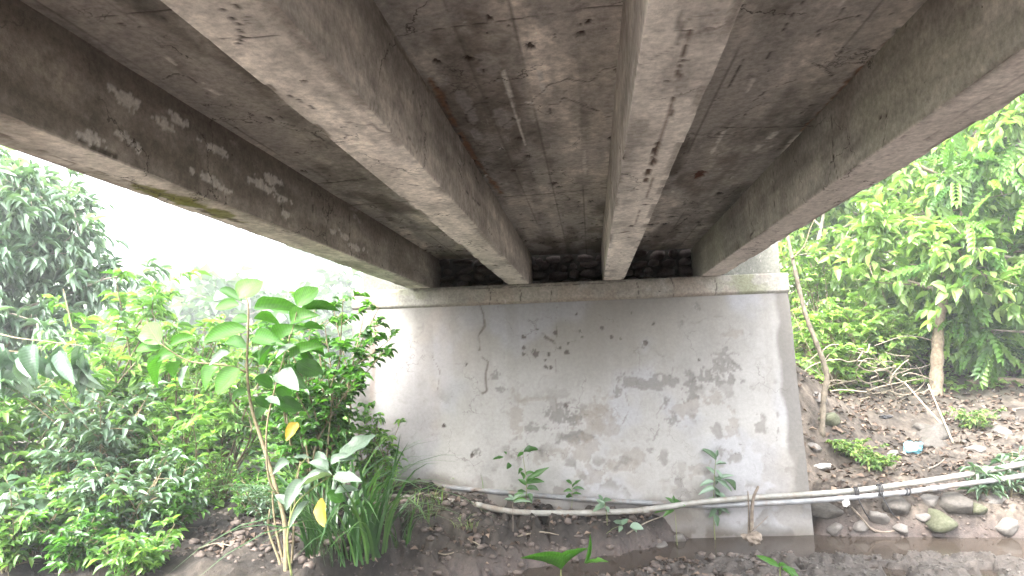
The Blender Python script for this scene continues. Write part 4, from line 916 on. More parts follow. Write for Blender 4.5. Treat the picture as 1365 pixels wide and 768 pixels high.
# pale broad-leaved plant at the sapling's foot
b2 = G(390, 766); Y1 = b2[1]-.05
pale = thing('pale_leaf_plant', 'low plant with broad silvery leaves and one hanging yellow leaf', 'plant', b2)
st = catmull([b2-np.array([0, 0, .04])]+[P(*c4(p), Y1) for p in ((383, 700), (386, 640), (405, 585), (450, 545), (492, 515))], 4)
tubes_obj('stem', [tube(st, np.linspace(.009, .004, len(st)), 6)], 'greenstem', pale)
st = catmull([P(*c4(p), Y1) for p in ((388, 640), (395, 560), (410, 500), (430, 470))], 4)
tubes_obj('stem', [tube(st, np.linspace(.006, .003, len(st)), 6)], 'greenstem', pale)
for a, b, w, t, dy, m_ in (((495, 514), (406, 530), 12, .9, -.1, 'leaf_pale'), ((498, 520), (560, 526), 16, .9, -.2, 'leaf_pale'), ((485, 500), (440, 478), 15, .7, -.05, 'leaf_pale'), ((425, 528), (376, 592), 20, .7, -.15, 'leaf_pale'),
                     ((440, 580), (384, 636), 10, .8, -.2, 'leaf_pale'), ((388, 482), (346, 502), 13, .7, -.1, 'leaf_pale'), ((398, 470), (444, 470), 12, .6, .05, 'leaf_pale'), ((466, 572), (468, 646), 18, 1.0, -.15, 'leaf_big'),
                     ((490, 490), (545, 462), 16, .6, 0, 'leaf_pale'), ((510, 475), (604, 408), 24, .5, .15, 'leaf_pale'), ((470, 505), (460, 452), 16, .5, .1, 'leaf_pale'), ((480, 560), (528, 580), 18, .3, .05, 'leaf_big'),
                     ((500, 560), (560, 545), 13, .4, .05, 'leaf_pale'), ((430, 560), (420, 510), 14, .5, .1, 'leaf_pale'), ((392, 590), (352, 560), 12, .6, 0, 'leaf_pale')):
    big_leaf(pale, P(*c4(a), Y1), P(*c4(b), Y1+dy), w/1.8816*Y1/850, m_, t, (jit(.2), -.55+jit(.2), .75))

# clump of strap leaves
def blade_mesh(length, bend, width, seed, tint):
    r = np.random.default_rng(seed); n = 7; t = np.linspace(0, 1, n)
    y = length*(t*math.cos(.1)-.5*bend*t**2.2*.5); out = length*bend*t**1.8*.75; z = length*(t-.62*bend*t**2.4)
    w = width*(1-t**2.5)*np.where(t < .1, .8, 1)
    V = np.concatenate([np.stack([-w, out, z+.15*w], 1), np.stack([0*w, out, z-.15*w], 1), np.stack([w, out, z+.15*w], 1)])
    F = []
    for k in range(n-1): F += [(k, n+k, n+k+1, k+1), (n+k, 2*n+k, 2*n+k+1, n+k+1)]
    return mesh_np('leaf', V, np.array(F), True, {'tint': np.full(len(V), tint)})
BLADES = [blade_mesh(1.0, bnd, .017, k, t) for k, (bnd, t) in enumerate(((.35, .3), (.65, .5), (.95, .7), (1.2, .4), (.5, .8), (.8, .2), (1.05, .6)))]
for me in BLADES: me.materials.append(MT['strap'])
GBL = [blade_mesh(1.0, bnd, .012, 50+k, t) for k, (bnd, t) in enumerate(((.3, .5), (.6, .8), (.9, .3), (1.1, .7)))]
for me in GBL: me.materials.append(MT['grass'])
def clump(name, label, base, n, lmin, lmax, seed, meshes=BLADES, rad=.12, group=None, cat='plant', wid=1.0, az=None):
    r = random.Random(seed); t = thing(name, label, cat, base, group)
    for k in range(n):
        o = link('leaf', meshes[r.randrange(len(meshes))], t); L_ = r.uniform(lmin, lmax)
        a = r.uniform(0, 6.28) if az is None else r.gauss(az, .9)
        rr = rad*math.sqrt(r.random()); o.location = (rr*math.cos(a+1), rr*math.sin(a+1), -.02); o.rotation_euler = (r.gauss(0, .12), r.gauss(0, .12), a-math.pi/2)
        o.scale = (wid*r.uniform(.8, 1.2)*L_**.5, L_, L_)
    return t
clump('strap_leaf_clump', 'dense clump of long dark strap leaves beside the sapling', G(462, 736), 130, .5, 1.4, 4, rad=.34, wid=.7)
clump('strap_leaf_clump', 'smaller tuft of arching strap leaves against the wall foot weeds', G(528, 722), 38, .3, .85, 5, rad=.16, wid=.7)
rg_ = random.Random(21)

# bushes behind
def base_at(px, Y, dz=0):
    p = P(px, 500, Y); return np.array([p[0], p[1], tz(p[0], p[1])+dz])
LB = 'shrubs on the left bank'
bush('small_leaf_shrub', 'dark small leaved shrub reaching over the left end of the wall', 'shrub', base_at(425, 5.95), 2.05, .55, 41, T_OV, 'leaf_small', .095, .28, LB, nstem=13, ntwig=12, nleaf=11, lean=(.10, 0), twig_len=.36, start=.22)
bush('small_leaf_shrub', 'dense dark shrub between the tall sapling and the strap leaves', 'shrub', base_at(428, 5.6), 1.55, .36, 53, T_OV, 'leaf_small', .085, .28, LB, nstem=13, ntwig=11, nleaf=11, twig_len=.28, start=.1)
bush('light_green_shrub', 'light green thin stemmed shrub behind the tall sapling', 'shrub', base_at(300, 6.7), 1.75, .72, 42, T_LAN, 'leaf_bright', .12, .18, LB, nstem=14, ntwig=12, nleaf=11, twig_len=.4, start=.12)
bush('light_green_shrub', 'pale green shrub under the spreading grey leaved tree', 'shrub', base_at(165, 6.4), 2.35, .7, 43, T_LAN, 'leaf_bright', .15, .17, LB, nstem=14, ntwig=12, nleaf=11, twig_len=.42, start=.12)
bush('yellow_green_shrub', 'yellow green shrub far back on the left bank', 'shrub', base_at(70, 9.0), 2.1, 1.1, 44, T_LAN, 'leaf_yellow', .15, .2, LB, nstem=16, ntwig=11, nleaf=10, twig_len=.5, start=.1)
bush('yellow_green_shrub', 'yellow green shrub behind the light green shrub', 'shrub', base_at(262, 8.6), 1.9, 1.0, 45, T_LAN, 'leaf_yellow', .14, .2, LB, nstem=16, ntwig=11, nleaf=10, twig_len=.45, start=.1)
bush('grey_green_shrub', 'low grey green leafy shrub at the bank edge', 'shrub', base_at(120, 5.3), 1.3, .62, 46, T_LAN, 'leaf_grey', .12, .2, LB, nstem=16, ntwig=11, nleaf=9, twig_len=.36, start=.06, thi=.7)
bush('grey_green_shrub', 'loose shrub with pale glossy leaves below the spreading tree', 'shrub', base_at(15, 5.2), 1.45, .6, 47, T_LAN, 'leaf_bright', .13, .2, LB, nstem=15, ntwig=11, nleaf=9, twig_len=.36, start=.06)
bush('grey_green_shrub', 'low pale shrub with narrow leaves on the near bank edge', 'shrub', base_at(185, 4.8), .75, .45, 51, T_LAN, 'leaf_grey', .10, .18, LB, nstem=14, ntwig=9, nleaf=9, twig_len=.28, start=.04, thi=.6)
bush('broad_leaf_weed', 'low weed with broad heart shaped pale leaves on the near bank', 'weed', base_at(55, 4.5), .55, .4, 52, T_OV, 'leaf_grey', .15, .36, LB, nstem=9, ntwig=5, nleaf=5, twig_len=.25, start=.2)
bush('light_green_shrub', 'rounded green shrub at the foot of the thin stemmed shrub', 'shrub', base_at(225, 5.7), 1.0, .5, 48, T_LAN, 'leaf_bright', .11, .2, LB, nstem=12, ntwig=9, nleaf=10, twig_len=.32, start=.08)
bush('small_leaf_shrub', 'dark green shrub filling the gap beside the abutment corner', 'shrub', base_at(405, 7.4), 1.7, .6, 49, T_OV, 'leaf_small', .10, .28, LB, nstem=12, ntwig=10, nleaf=10, twig_len=.35, start=.1)
bush('light_green_shrub', 'low leafy shrub in front of the abutment corner', 'shrub', base_at(498, 6.35), .75, .3, 50, T_LAN, 'leaf_bright', .09, .2, LB, nstem=9, ntwig=7, nleaf=8, twig_len=.22, start=.1)
for k, (px, Y, h, s, mt, lab) in enumerate(((20, 4.3, .42, .3, 'leaf_bright', 'low green weed on the near bank below the heart leaved weed'), (110, 4.35, .38, .3, 'leaf_small', 'dark low weed on the near bank edge'), (190, 4.35, .3, .28, 'leaf_bright', 'bright low weed at the near end of the bank'),
                                              (235, 5.05, .4, .3, 'leaf_small', 'dark weed at the edge of the bare soil'), (150, 4.75, .5, .35, 'leaf_bright', 'leafy weed under the grey green shrub'), (75, 4.8, .6, .35, 'leaf_bright', 'tall weed between the grey green shrubs'))):
    bush('weed', lab, 'weed', base_at(px, Y), h, s, 260+k, T_LAN, mt, .075, .22, 'weeds on the left bank', nstem=12, ntwig=8, nleaf=8, twig_len=.2, start=.05)
for k, (px, Y, h, s, mt) in enumerate(((335, 5.55, .42, .26, 'leaf_small'), (360, 5.35, .34, .22, 'leaf_grey'), (255, 5.5, .35, .25, 'leaf_bright'), (300, 5.9, .5, .3, 'leaf_bright'))):
    bush('weed', ['feathery dark weed at the sapling foot', 'small grey weed at the sapling foot', 'low bright weed on the bare bank edge', 'leafy weed between the shrubs and the sapling'][k], 'weed', base_at(px, Y), h, s, 60+k, T_SIM, mt, .05, .2, 'weeds on the left bank', nstem=10, ntwig=8, nleaf=9, twig_len=.14, start=.1)

# spreading tree at far left with long glossy grey leaves
tb = base_at(-15, 6.9)
lt = tree('grey_leaf_tree', 'spreading tree with long glossy grey green leaves and drooping sprays', [tb-np.array([0, 0, .1]), tb+np.array([.05, .0, 1.2]), tb+np.array([.1, -.05, 2.4]), tb+np.array([.1, -.1, 3.7])], .10, 71, 15, 9, 6, 9, T_LAN, 'leaf_silver', .20, .14, .62, .32, None, 'barkgrey', .45, .42, 1.0, .35, None)
# drooping spray with separate leaves
for k in range(34):
    px = rg_.uniform(-30, 118); py = rg_.uniform(452, 486); Yk = 5.0+rg_.uniform(-.25, .25); A = P(px, py, Yk)
    B = P(px+rg_.uniform(-16, 20), py+rg_.uniform(28, 52), Yk+rg_.uniform(-.12, .12)); big_leaf(lt, A, B, rg_.uniform(9, 13)*Yk/850, 'leaf_hang', rg_.choice((.2, .5, .8, .3)), (jit(.3), -.9, .35))
sp = [tube(catmull([tb+np.array([.08, -.05, 2.0]), P(-40, 430, 5.8), P(10, 448, 5.2), P(60, 455, 5.0), P(118, 462, 4.95)], 4), np.linspace(.011, .003, 17), 6), tube(catmull([P(-40, 430, 5.8), P(-20, 462, 5.1), P(40, 470, 4.9)], 4), np.linspace(.01, .004, 9), 6)]
tubes_obj('branch', sp, 'twig', lt)

# ------------------------------------------------------------------ plants at the wall foot and the stream
def c7(p): return (500+p[0]/3.033, 560+p[1]/3.033)
def c8(p): return (915+p[0]/3.033, 560+p[1]/3.033)
def seedling(name, label, Y, f, stem, leaves, mat, rad=.006, stemmat='greenstem', base=None, group='seedlings along the wall foot'):
    pts = [P(*f(p), Y) for p in stem]
    b = np.array([pts[0][0], pts[0][1], tz(pts[0][0], pts[0][1])]) if base is None else base
    t = thing(name, label, 'seedling', b, group)
    pts = [b-np.array([0, 0, .02])]+pts
    c = catmull(pts, 4); tubes_obj('stem', [tube(c, np.linspace(rad, rad*.4, len(c)), 5)], stemmat, t)
    for a, b_, w, ti in leaves:
        big_leaf(t, P(*f(a), Y), P(*f(b_), Y+jit(.06)), w/3.033*Y/850, mat, ti, (jit(.3), -.6+jit(.2), .7))
    return t
seedling('seedling', 'leafy seedling with a dark top leaf below the long wall crack', 6.72, c7, [(610, 330), (612, 250), (600, 160), (598, 128)],
         [((600, 128), (660, 118), 16, .1), ((545, 175), (535, 195), 10, .2), ((600, 130), (575, 145), 8, .4), ((600, 200), (575, 215), 10, .3), ((610, 250), (700, 190), 12, .4), ((610, 260), (680, 240), 12, .3), ((612, 265), (580, 235), 10, .4),
          ((612, 280), (665, 275), 12, .2), ((610, 290), (575, 285), 12, .2), ((612, 300), (640, 330), 12, .3), ((600, 240), (590, 205), 9, .5), ((605, 310), (560, 300), 11, .6), ((520, 150), (475, 155), 7, .2), ((530, 140), (520, 125), 5, .3), ((610, 320), (545, 335), 9, .7), ((610, 225), (640, 205), 9, .4)], 'leaf_small')
seedling('seedling', 'narrow leaved seedling standing against the right part of the wall', 6.97, c8, [(112, 425), (110, 330), (112, 250), (118, 170), (122, 140)],
         [((120, 165), (62, 108), 9, .4), ((122, 150), (125, 118), 6, .3), ((118, 180), (165, 175), 8, .5), ((120, 200), (150, 240), 8, .4), ((115, 220), (80, 185), 8, .5), ((112, 250), (55, 260), 10, .6), ((115, 250), (190, 215), 9, .4), ((118, 240), (185, 290), 9, .3),
          ((112, 280), (60, 290), 11, .7), ((112, 290), (170, 320), 11, .5), ((112, 310), (70, 370), 11, .8), ((112, 330), (150, 380), 12, .6), ((112, 340), (95, 400), 12, .5), ((112, 360), (180, 370), 9, .3), ((112, 380), (130, 430), 10, .4), ((150, 240), (215, 280), 7, .5), ((112, 270), (130, 330), 9, .4), ((112, 230), (130, 260), 8, .4)], 'leaf_grey')
seedling('seedling', 'pale two stemmed seedling bending over the pipe near the mud edge', 6.56, c7, [(935, 470), (938, 400), (930, 340), (915, 320)], [((930, 345), (880, 365), 12, .5), ((930, 340), (895, 320), 10, .6), ((930, 350), (952, 375), 11, .5), ((925, 330), (950, 320), 10, .4), ((920, 325), (905, 300), 7, .5), ((925, 340), (900, 350), 8, .8)], 'leaf_grey')
seedling('seedling', 'blue green seedling sprawling on the mud below the pipe', 6.5, c7, [(905, 480), (960, 440), (1000, 425)], [((1000, 425), (965, 400), 14, .4), ((1000, 425), (1025, 400), 12, .5), ((1030, 430), (1085, 435), 16, .8), ((1000, 430), (985, 450), 9, .4), ((1030, 430), (1060, 455), 10, .6)], 'leaf_grey', .004)
seedling('seedling', 'thin dry stalk seedling rooted in the mud under the white pipe', 6.25, c7, [(555, 505), (558, 430), (556, 350), (560, 320)], [((558, 330), (540, 300), 8, .7), ((558, 330), (590, 300), 8, .8), ((558, 325), (610, 300), 7, .6), ((558, 330), (520, 320), 7, .7), ((560, 335), (630, 325), 6, .7)], 'leaf_grey', .005, 'deadwood')
seedling('seedling', 'small bushy seedling at the wall foot beside the pale plaster stain', 6.82, c7, [(795, 355), (798, 300), (795, 250)], [((795, 260), (770, 240), 7, .3), ((797, 270), (830, 240), 7, .4), ((797, 280), (850, 275), 7, .3), ((797, 290), (760, 285), 7, .4), ((797, 300), (835, 300), 7, .3), ((797, 310), (765, 312), 6, .5)], 'leaf_small', .004)
seedling('seedling', 'small seedling over the crossing of the two pipes', 6.78, c7, [(1215, 400), (1210, 350)], [((1210, 350), (1180, 310), 9, .4), ((1210, 350), (1235, 315), 9, .3), ((1212, 360), (1130, 370), 7, .7), ((1212, 350), (1205, 305), 8, .3), ((1212, 360), (1255, 345), 8, .5), ((1210, 365), (1165, 385), 9, .6)], 'leaf_small', .004)
def near_base(px, Y): p = P(px, 768, Y); return np.array([p[0], p[1], tz(p[0], p[1])])
seedling('near_seedling', 'bright green shoot with long pointed leaves on the gravel bar', 4.4, c7, [(752, 640), (752, 605)], [((752, 604), (640, 523), 10, .8), ((752, 604), (832, 498), 9, .8), ((850, 580), (938, 565), 13, .9), ((845, 580), (880, 470), 6, .6)], 'leaf_big', .007, base=near_base(748, 4.4), group='shoots on the gravel bar')
seedling('near_seedling', 'green shoot with two bent leaves on the gravel near the water', 4.4, c8, [(380, 640), (380, 595)], [((380, 595), (286, 543), 11, .8), ((375, 592), (400, 578), 10, .6), ((385, 590), (462, 632), 12, .7), ((385, 600), (440, 640), 10, .7)], 'leaf_big', .007, base=near_base(1040, 4.4), group='shoots on the gravel bar')
for k, (px, py, n, a, b_, lab) in enumerate(((600, 650, 34, .16, .38, 'tuft of thin grass at the left foot of the wall'), (640, 655, 26, .12, .3, 'tuft of thin grass by the buried end of the grey pipe'), (565, 690, 30, .15, .4, 'tuft of grass under the white pipe beside the strap leaves'),
                                   (620, 700, 22, .08, .2, 'short grass tuft on the mud slope'), (545, 640, 30, .2, .5, 'taller grass tuft at the wall corner'), (580, 668, 24, .12, .3, 'grass tuft between the two pipes'), (690, 668, 14, .1, .25, 'sparse grass blades under the leafy seedling'))):
    clump('grass_tuft', lab, G(px, py), n, a, b_, 80+k, GBL, .12, 'grass tufts at the wall foot', 'grass', .55)

# ------------------------------------------------------------------ pipes
def pipe(name, label, pts, r, mat):
    pts = [p if p[0] > -.35 else np.array([p[0], p[1], max(p[2], tz(p[0], p[1])+.012)]) for p in pts]
    c = catmull(pts, 8); t = thing(name, label, 'pipe', c[len(c)//2], 'water pipes along the stream')
    V, F = tube_join([tube(c, r, 12)]); child0('pipe_run', mesh_np('pipe_run', V, F, True), MT[mat], t)
    return t, c
def collar(par, c, i, r, L_=.07, mat='pipewhite', name='socket'):
    d = norm(c[i+1]-c[i]); V, F = tube_join([tube(np.stack([c[i]-d*L_/2, c[i]+d*L_/2]), r, 12)]); child0(name, mesh_np(name, V, F, True), MT[mat], par)
pw, cw_ = pipe('white_pipe', 'long white plastic pipe running in front of the wall and over the mud', [P(*q) for q in ((1470, 596, 7.05), (1365, 618, 7.08), (1250, 639, 7.1), (1140, 654, 7.06), (1060, 660, 6.98), (985, 665, 6.9), (930, 670, 6.82), (880, 677, 6.7), (830, 682, 6.62), (700, 684, 6.48), (620, 680, 6.4), (540, 676, 6.3), (430, 680, 6.2), (300, 684, 6.1), (200, 686, 6.0))], .029, 'pipewhite')
pg_, cg_ = pipe('grey_pipe', 'grey plastic pipe tied below the white pipe and lying along the wall foot', [P(*q) for q in ((1470, 613, 7.0), (1365, 634, 7.03), (1280, 646, 7.05), (1200, 657, 7.04), (1090, 667, 6.96), (985, 673, 6.9), (930, 674, 6.9), (870, 671, 6.88), (760, 664, 6.88), (690, 658, 6.86), (610, 651, 6.82), (570, 650, 6.8))], .026, 'pipegrey')
collar(pw, cw_, 60, .034); collar(pg_, cg_, 20, .031, .08, 'pipegrey'); collar(pw, cw_, 78, .033, .06)
for k, (px, py, lab) in enumerate(((1140, 657, 'black rubber strip tied round both pipes beside the wall corner'), (1172, 653, 'dark cord tied round both pipes above the stones'), (1212, 650, 'black tape wrapped round the grey pipe'))):
    p = P(px, py+1, 7.03); a = []
    for q in range(3 if k != 2 else 2):
        th = np.linspace(0, 2*math.pi, 13); rr_ = .062 if k != 2 else .031; cz = p+np.array([(q-1)*.016, 0, 0])
        if k == 2: cz = P(px, 655.5, 7.04)+np.array([(q-1)*.03, 0, 0])
        ring = np.stack([cz[0]+.01*np.sin(th), cz[1]+rr_*.75*np.cos(th), cz[2]+rr_*np.sin(th)], 1); a.append(tube(ring, .006 if k != 2 else .009, 6, False))
    if k < 2:
        tail = catmull([p+np.array([0, -.05, -.03]), p+np.array([.03, -.07, -.12]), p+np.array([.07, -.06, -.2]), p+np.array([.10, -.05, -.24])], 4); a.append(tube(tail, .006, 5))
    V, F = tube_join(a); tag(link('pipe_tie', mesh_np('pipe_tie', V, F, True), None, MT['rubber']), lab, 'tie', 'ties on the pipes')
def crumple(name, label, cat, c, r, mat, seed, sq=(1, .7, .6), group=None):
    v, f = ico(3); rr_ = np.random.default_rng(seed); n = np.sin(v@rr_.normal(size=(3, 9))*3.2+rr_.uniform(0, 6, 9)).sum(1)
    v = v*(1+.11*n[:, None])*np.array(sq)*r + rr_.normal(size=v.shape)*r*.03 + np.asarray(c)
    o = link(name, mesh_np(name, v, f, False), None, MT[mat]); return tag(o, label, cat, group)
crumple('cloth_rag', 'dirty white rag hanging under the tied pipes', 'rag', P(1128, 670, 6.97), .045, 'rag', 3, (.7, .6, 1.1))
g = G(1219, 603); crumple('plastic_bag', 'crumpled light blue plastic bag on the bare right bank', 'bag', g+np.array([0, 0, .05]), .085, 'bag', 4, (1.1, .8, .9))
g = G(1094, 624); crumple('paper_scrap', 'crumpled white scrap on the ground by the wall corner', 'litter', g+np.array([0, 0, .02]), .07, 'rag', 5, (1.3, .7, .4))
g = G(1180, 558); crumple('rubber_scrap', 'small black scrap below the tangle of dry vines', 'litter', g+np.array([0, 0, .02]), .055, 'rubber', 6, (1.2, .8, .5))

# ------------------------------------------------------------------ stones
SM = {k: [rock_mesh('stone', 700+10*q+j, 2, .35, .2) for j in range(4)] for q, k in enumerate(('stone', 'stonedark', 'stonemoss'))}
for k, l in SM.items():
    for me in l: me.materials.append(MT[k])
def stone(px, py, rpx, mat, label, group, sq=None, k=0, name='stone', sink=.58, at=None):
    g = G(px, py) if at is None else at; d = np.linalg.norm(g-EYE); r = rpx*d/850
    o = link(name, SM[mat][k % 4], None); s = sq or (1.05, .85, .68)
    o.location = tuple(g+np.array([0, 0, r*s[2]*(.5-sink)])); o.scale = (r*s[0], r*s[1], r*s[2]); o.rotation_euler = (jit(.15), jit(.15), random.uniform(0, 6.28) if sq is None else jit(.2))
    return tag(o, label, 'stone', group)
ST = [(1275, 672, 19, 'stone', 'smooth pale stone just under the pipes'), (1250, 694, 20, 'stonemoss', 'rounded mossy stone low in the bank cut'), (1195, 672, 17, 'stone', 'grey stone tucked under the cord tie'), (1100, 680, 17, 'stone', 'pale angular stone touching the wall corner'),
      (1228, 690, 9, 'stonedark', 'small dark stone beside the mossy stone'), (1300, 678, 12, 'stonemoss', 'mossy stone under the leafy spray on the pipes'), (1320, 660, 14, 'stonedark', 'dark stone half covered by the leafy spray'), (1240, 668, 11, 'stonedark', 'dark stone wedged behind the pipes'),
      (1168, 690, 12, 'stonedark', 'dark muddy stone above the waterline'), (1145, 700, 9, 'stonedark', 'small muddy stone at the waterline'), (1113, 704, 10, 'stonedark', 'dark broken stone beside the wall base'), (1246, 578, 17, 'stone', 'flat grey stone uphill of the blue bag'),
      (1228, 572, 12, 'stone', 'small flat stone next to the flat grey stone'), (1240, 592, 14, 'stone', 'buried pale stone just above the blue bag'), (1190, 606, 8, 'stonedark', 'small brown stone left of the blue bag'), (1106, 560, 15, 'stonemoss', 'squarish mossy stone at the bare sapling root'),
      (1094, 470, 12, 'stone', 'grey rubble stone in the pile behind the wall'), (1108, 492, 14, 'stonemoss', 'mossy rubble stone in the pile behind the wall'), (1086, 500, 10, 'stone', 'pale rubble stone against the wall side'), (1126, 478, 12, 'stone', 'pink grey rubble stone in the pile'), (1140, 500, 11, 'stonedark', 'dark rubble stone under dry vines'),
      (1112, 520, 11, 'stone', 'grey rubble stone beside the bare sapling'), (1090, 530, 11, 'stonedark', 'dark rubble stone against the wall side'), (1120, 452, 11, 'stonemoss', 'mossy rubble stone high in the pile'), (1098, 446, 9, 'stonedark', 'dark rubble stone high in the pile'), (1150, 470, 10, 'stone', 'pale rubble stone at the pile edge'),
      (1084, 596, 9, 'stonedark', 'dark stone at the wall side above the white scrap'), (1165, 520, 9, 'stone', 'grey stone among the dry vines'), (1300, 600, 9, 'stonedark', 'small brown stone in the leaf litter'), (1335, 575, 10, 'stonedark', 'brown stone in the leaf litter by the log'),
      (905, 718, 11, 'stonedark', 'dark muddy stone at the edge of the mud bank'), (930, 708, 14, 'stonedark', 'dark muddy lump against the wall base'), (880, 728, 8, 'stonedark', 'small muddy stone in the shallow edge'), (960, 716, 10, 'stonedark', 'muddy stone by the narrow leaved seedling'), (1340, 700, 13, 'stonedark', 'dark stone in the shaded bank cut'), (1200, 705, 10, 'stonedark', 'muddy stone under the cord tie at the waterline')]
for k, (px, py, r, mt, lab) in enumerate(ST): stone(px, py, r, mt, lab, 'stones on the right bank' if px > 1070 else 'muddy stones along the bank', None, k)

# ------------------------------------------------------------------ right bank: bare sapling, sticks, vines, log
def stick(name, label, pts, r0, r1, mat, cat='stick', group=None):
    c = catmull(pts, 6); V, F = tube_join([tube(c, np.linspace(r0, r1, len(c)), 7)]); return tag(link(name, mesh_np(name, V, F, True), None, MT[mat]), label, cat, group)
g = G(1095, 578)
bs = thing('bare_sapling', 'thin bent bare sapling beside the right end of the wall', 'sapling', g)
Yb = g[1]
c = catmull([g-np.array([0, 0, .05])]+[P(px, py, Yb+dy) for px, py, dy in ((1098, 530, 0), (1102, 498, -.02), (1090, 462, -.03), (1074, 420, -.02), (1062, 370, 0), (1052, 325, .05), (1040, 270, .1), (1032, 200, .15))], 6)
tubes_obj('trunk', [tube(c, np.linspace(.036, .017, len(c))*(1+.12*np.sin(np.arange(len(c))*2.1)), 8)], 'sapbark', bs)
br_ = catmull([P(1056, 345, Yb), P(1072, 328, Yb-.05), P(1080, 305, Yb-.08), P(1090, 285, Yb-.1)], 4); tubes_obj('branch', [tube(br_, np.linspace(.010, .004, len(br_)), 5)], 'twig', bs)
for k in range(14):
    A = P(1035+jit(25), 215+jit(30), Yb+.15+jit(.3)); big_leaf(bs, A, A+np.array([jit(.1), jit(.1), -.06+jit(.05)]), .035, 'leaf_bright', rg_.choice((.3, .6, .8)), T=T_OV)
SG = 'dry sticks on the right bank'
def gp(px, py, dz=.02): return G(px, py)+np.array([0, 0, dz])
q1 = G(1271, 592); stick('dry_stick', 'pale dry stick leaning from the tree foot to the flat stone', [q1, P(1254, 552, q1[1]+.15), P(1237, 512, q1[1]+.35)], .013, .010, 'vine', group=SG)
q2 = G(1262, 575); stick('dry_stick', 'long pale stick lying across the slope below the vines', [q2+np.array([0, 0, .02]), P(1232, 540, q2[1]+.35), P(1206, 510, q2[1]+.7)], .015, .010, 'vine', group=SG)
stick('dry_stick', 'dry stick sticking out above the tangled vines', [gp(1212, 520, .05), P(1185, 497, gp(1212, 520)[1]+.1), P(1156, 478, gp(1212, 520)[1]+.3)], .014, .008, 'vine', group=SG)
stick('dry_stick', 'bent grey branch lying in the leaf litter at the slope foot', [gp(1290, 540), gp(1320, 560), gp(1350, 548), gp(1380, 545)], .014, .008, 'deadwood', group=SG)
stick('dry_stick', 'short brown stick above the waterline beside the wall corner', [gp(1150, 702), gp(1175, 712), gp(1205, 708)], .014, .008, 'deadwood', group=SG)
stick('dry_stick', 'curved root hanging from the bank cut', [P(1135, 676, 7.1), P(1148, 690, 7.05), P(1160, 704, 7.02), gp(1168, 712)], .010, .006, 'deadwood', group=SG)
stick('dry_stick', 'thin dry twig lying on the slope below the bag', [gp(1230, 630), gp(1250, 622), gp(1262, 612)], .008, .005, 'deadwood', group=SG)
stick('fallen_log', 'dark fallen log lying behind the tree', [gp(1290, 515, .05), gp(1330, 512, .05), gp(1375, 516, .06), gp(1420, 520, .05)], .05, .06, 'bark', 'log')
stick('fallen_log', 'dark thick branch lying on the rubble behind the wall', [gp(1058, 428, .1), gp(1085, 440, .08), gp(1108, 462, .06)], .07, .05, 'bark', 'log')
wy = wall_uv(1000, 716)
sb_ = P(1001, 716, 6.62); stick('upright_stick', 'broken brown stick standing in the water in front of the wall', [sb_-np.array([0, 0, .08]), P(1002, 690, 6.62), P(1004, 665, 6.6), P(1011, 648, 6.6)], .022, .012, 'deadwood', 'stick', 'sticks standing by the wall')
stick('upright_stick', 'thin twig standing beside the broken brown stick', [P(997, 712, 6.64)-np.array([0, 0, .06]), P(998, 680, 6.64), P(997, 655, 6.64)], .010, .006, 'deadwood', 'stick', 'sticks standing by the wall')
stick('dry_stick', 'thin dry twig leaning from the water towards the right', [P(1002, 708, 6.6), P(1014, 698, 6.58), P(1024, 688, 6.58)], .005, .003, 'deadwood')
crumple('mud_clump', 'clump of drift roots at the foot of the broken stick', 'debris', P(1003, 716, 6.6), .085, 'deadwood', 8, (1.1, .7, .5))
for k, pts in enumerate(([(835, 715), (860, 700), (885, 690), (905, 680)], [(600, 712), (625, 722), (640, 730)], [(690, 718), (720, 712), (745, 716)], [(560, 730), (590, 742), (610, 738)], [(265, 735), (290, 728), (320, 735)])):
    stick('dry_twig', ['dry twig leaning up the mud bank to the pipes', 'thin twig on the mud slope below the grass', 'thin twig on wet mud under the dry stalk', 'twig lying in dead leaves near the strap leaves', 'pale twig on bare soil left of the sapling'][k], [gp(*q) for q in pts], .008, .004, 'vine', 'twig', 'twigs on the mud bank')
tv = G(1175, 535); vine = thing('vine_tangle', 'tangle of dry looping vines on the slope beside the tree', 'vines', tv)
rv = random.Random(12)
for k in range(26):
    cx, cy = rv.uniform(1120, 1215), rv.uniform(470, 535); w_, h_ = rv.uniform(15, 55), rv.uniform(8, 30); a0 = rv.uniform(0, 6.28); n_ = 8; sw = rv.uniform(2.5, 6.5)
    Yv = tv[1]+rv.uniform(-.3, .9); pts = []
    for q in range(n_):
        a = a0+sw*q/n_; p = P(cx+w_*math.cos(a)+rv.gauss(0, 4), cy+h_*math.sin(a)+rv.gauss(0, 3), Yv+.25*math.sin(a+1)); p[2] = max(p[2], tz(p[0], p[1])+.015); pts.append(p)
    c = catmull(pts, 4); V, F = tube_join([tube(c, rv.uniform(.005, .011), 5, False)]); child0('vine', mesh_np('vine', V, F, True), MT['vine'], vine)

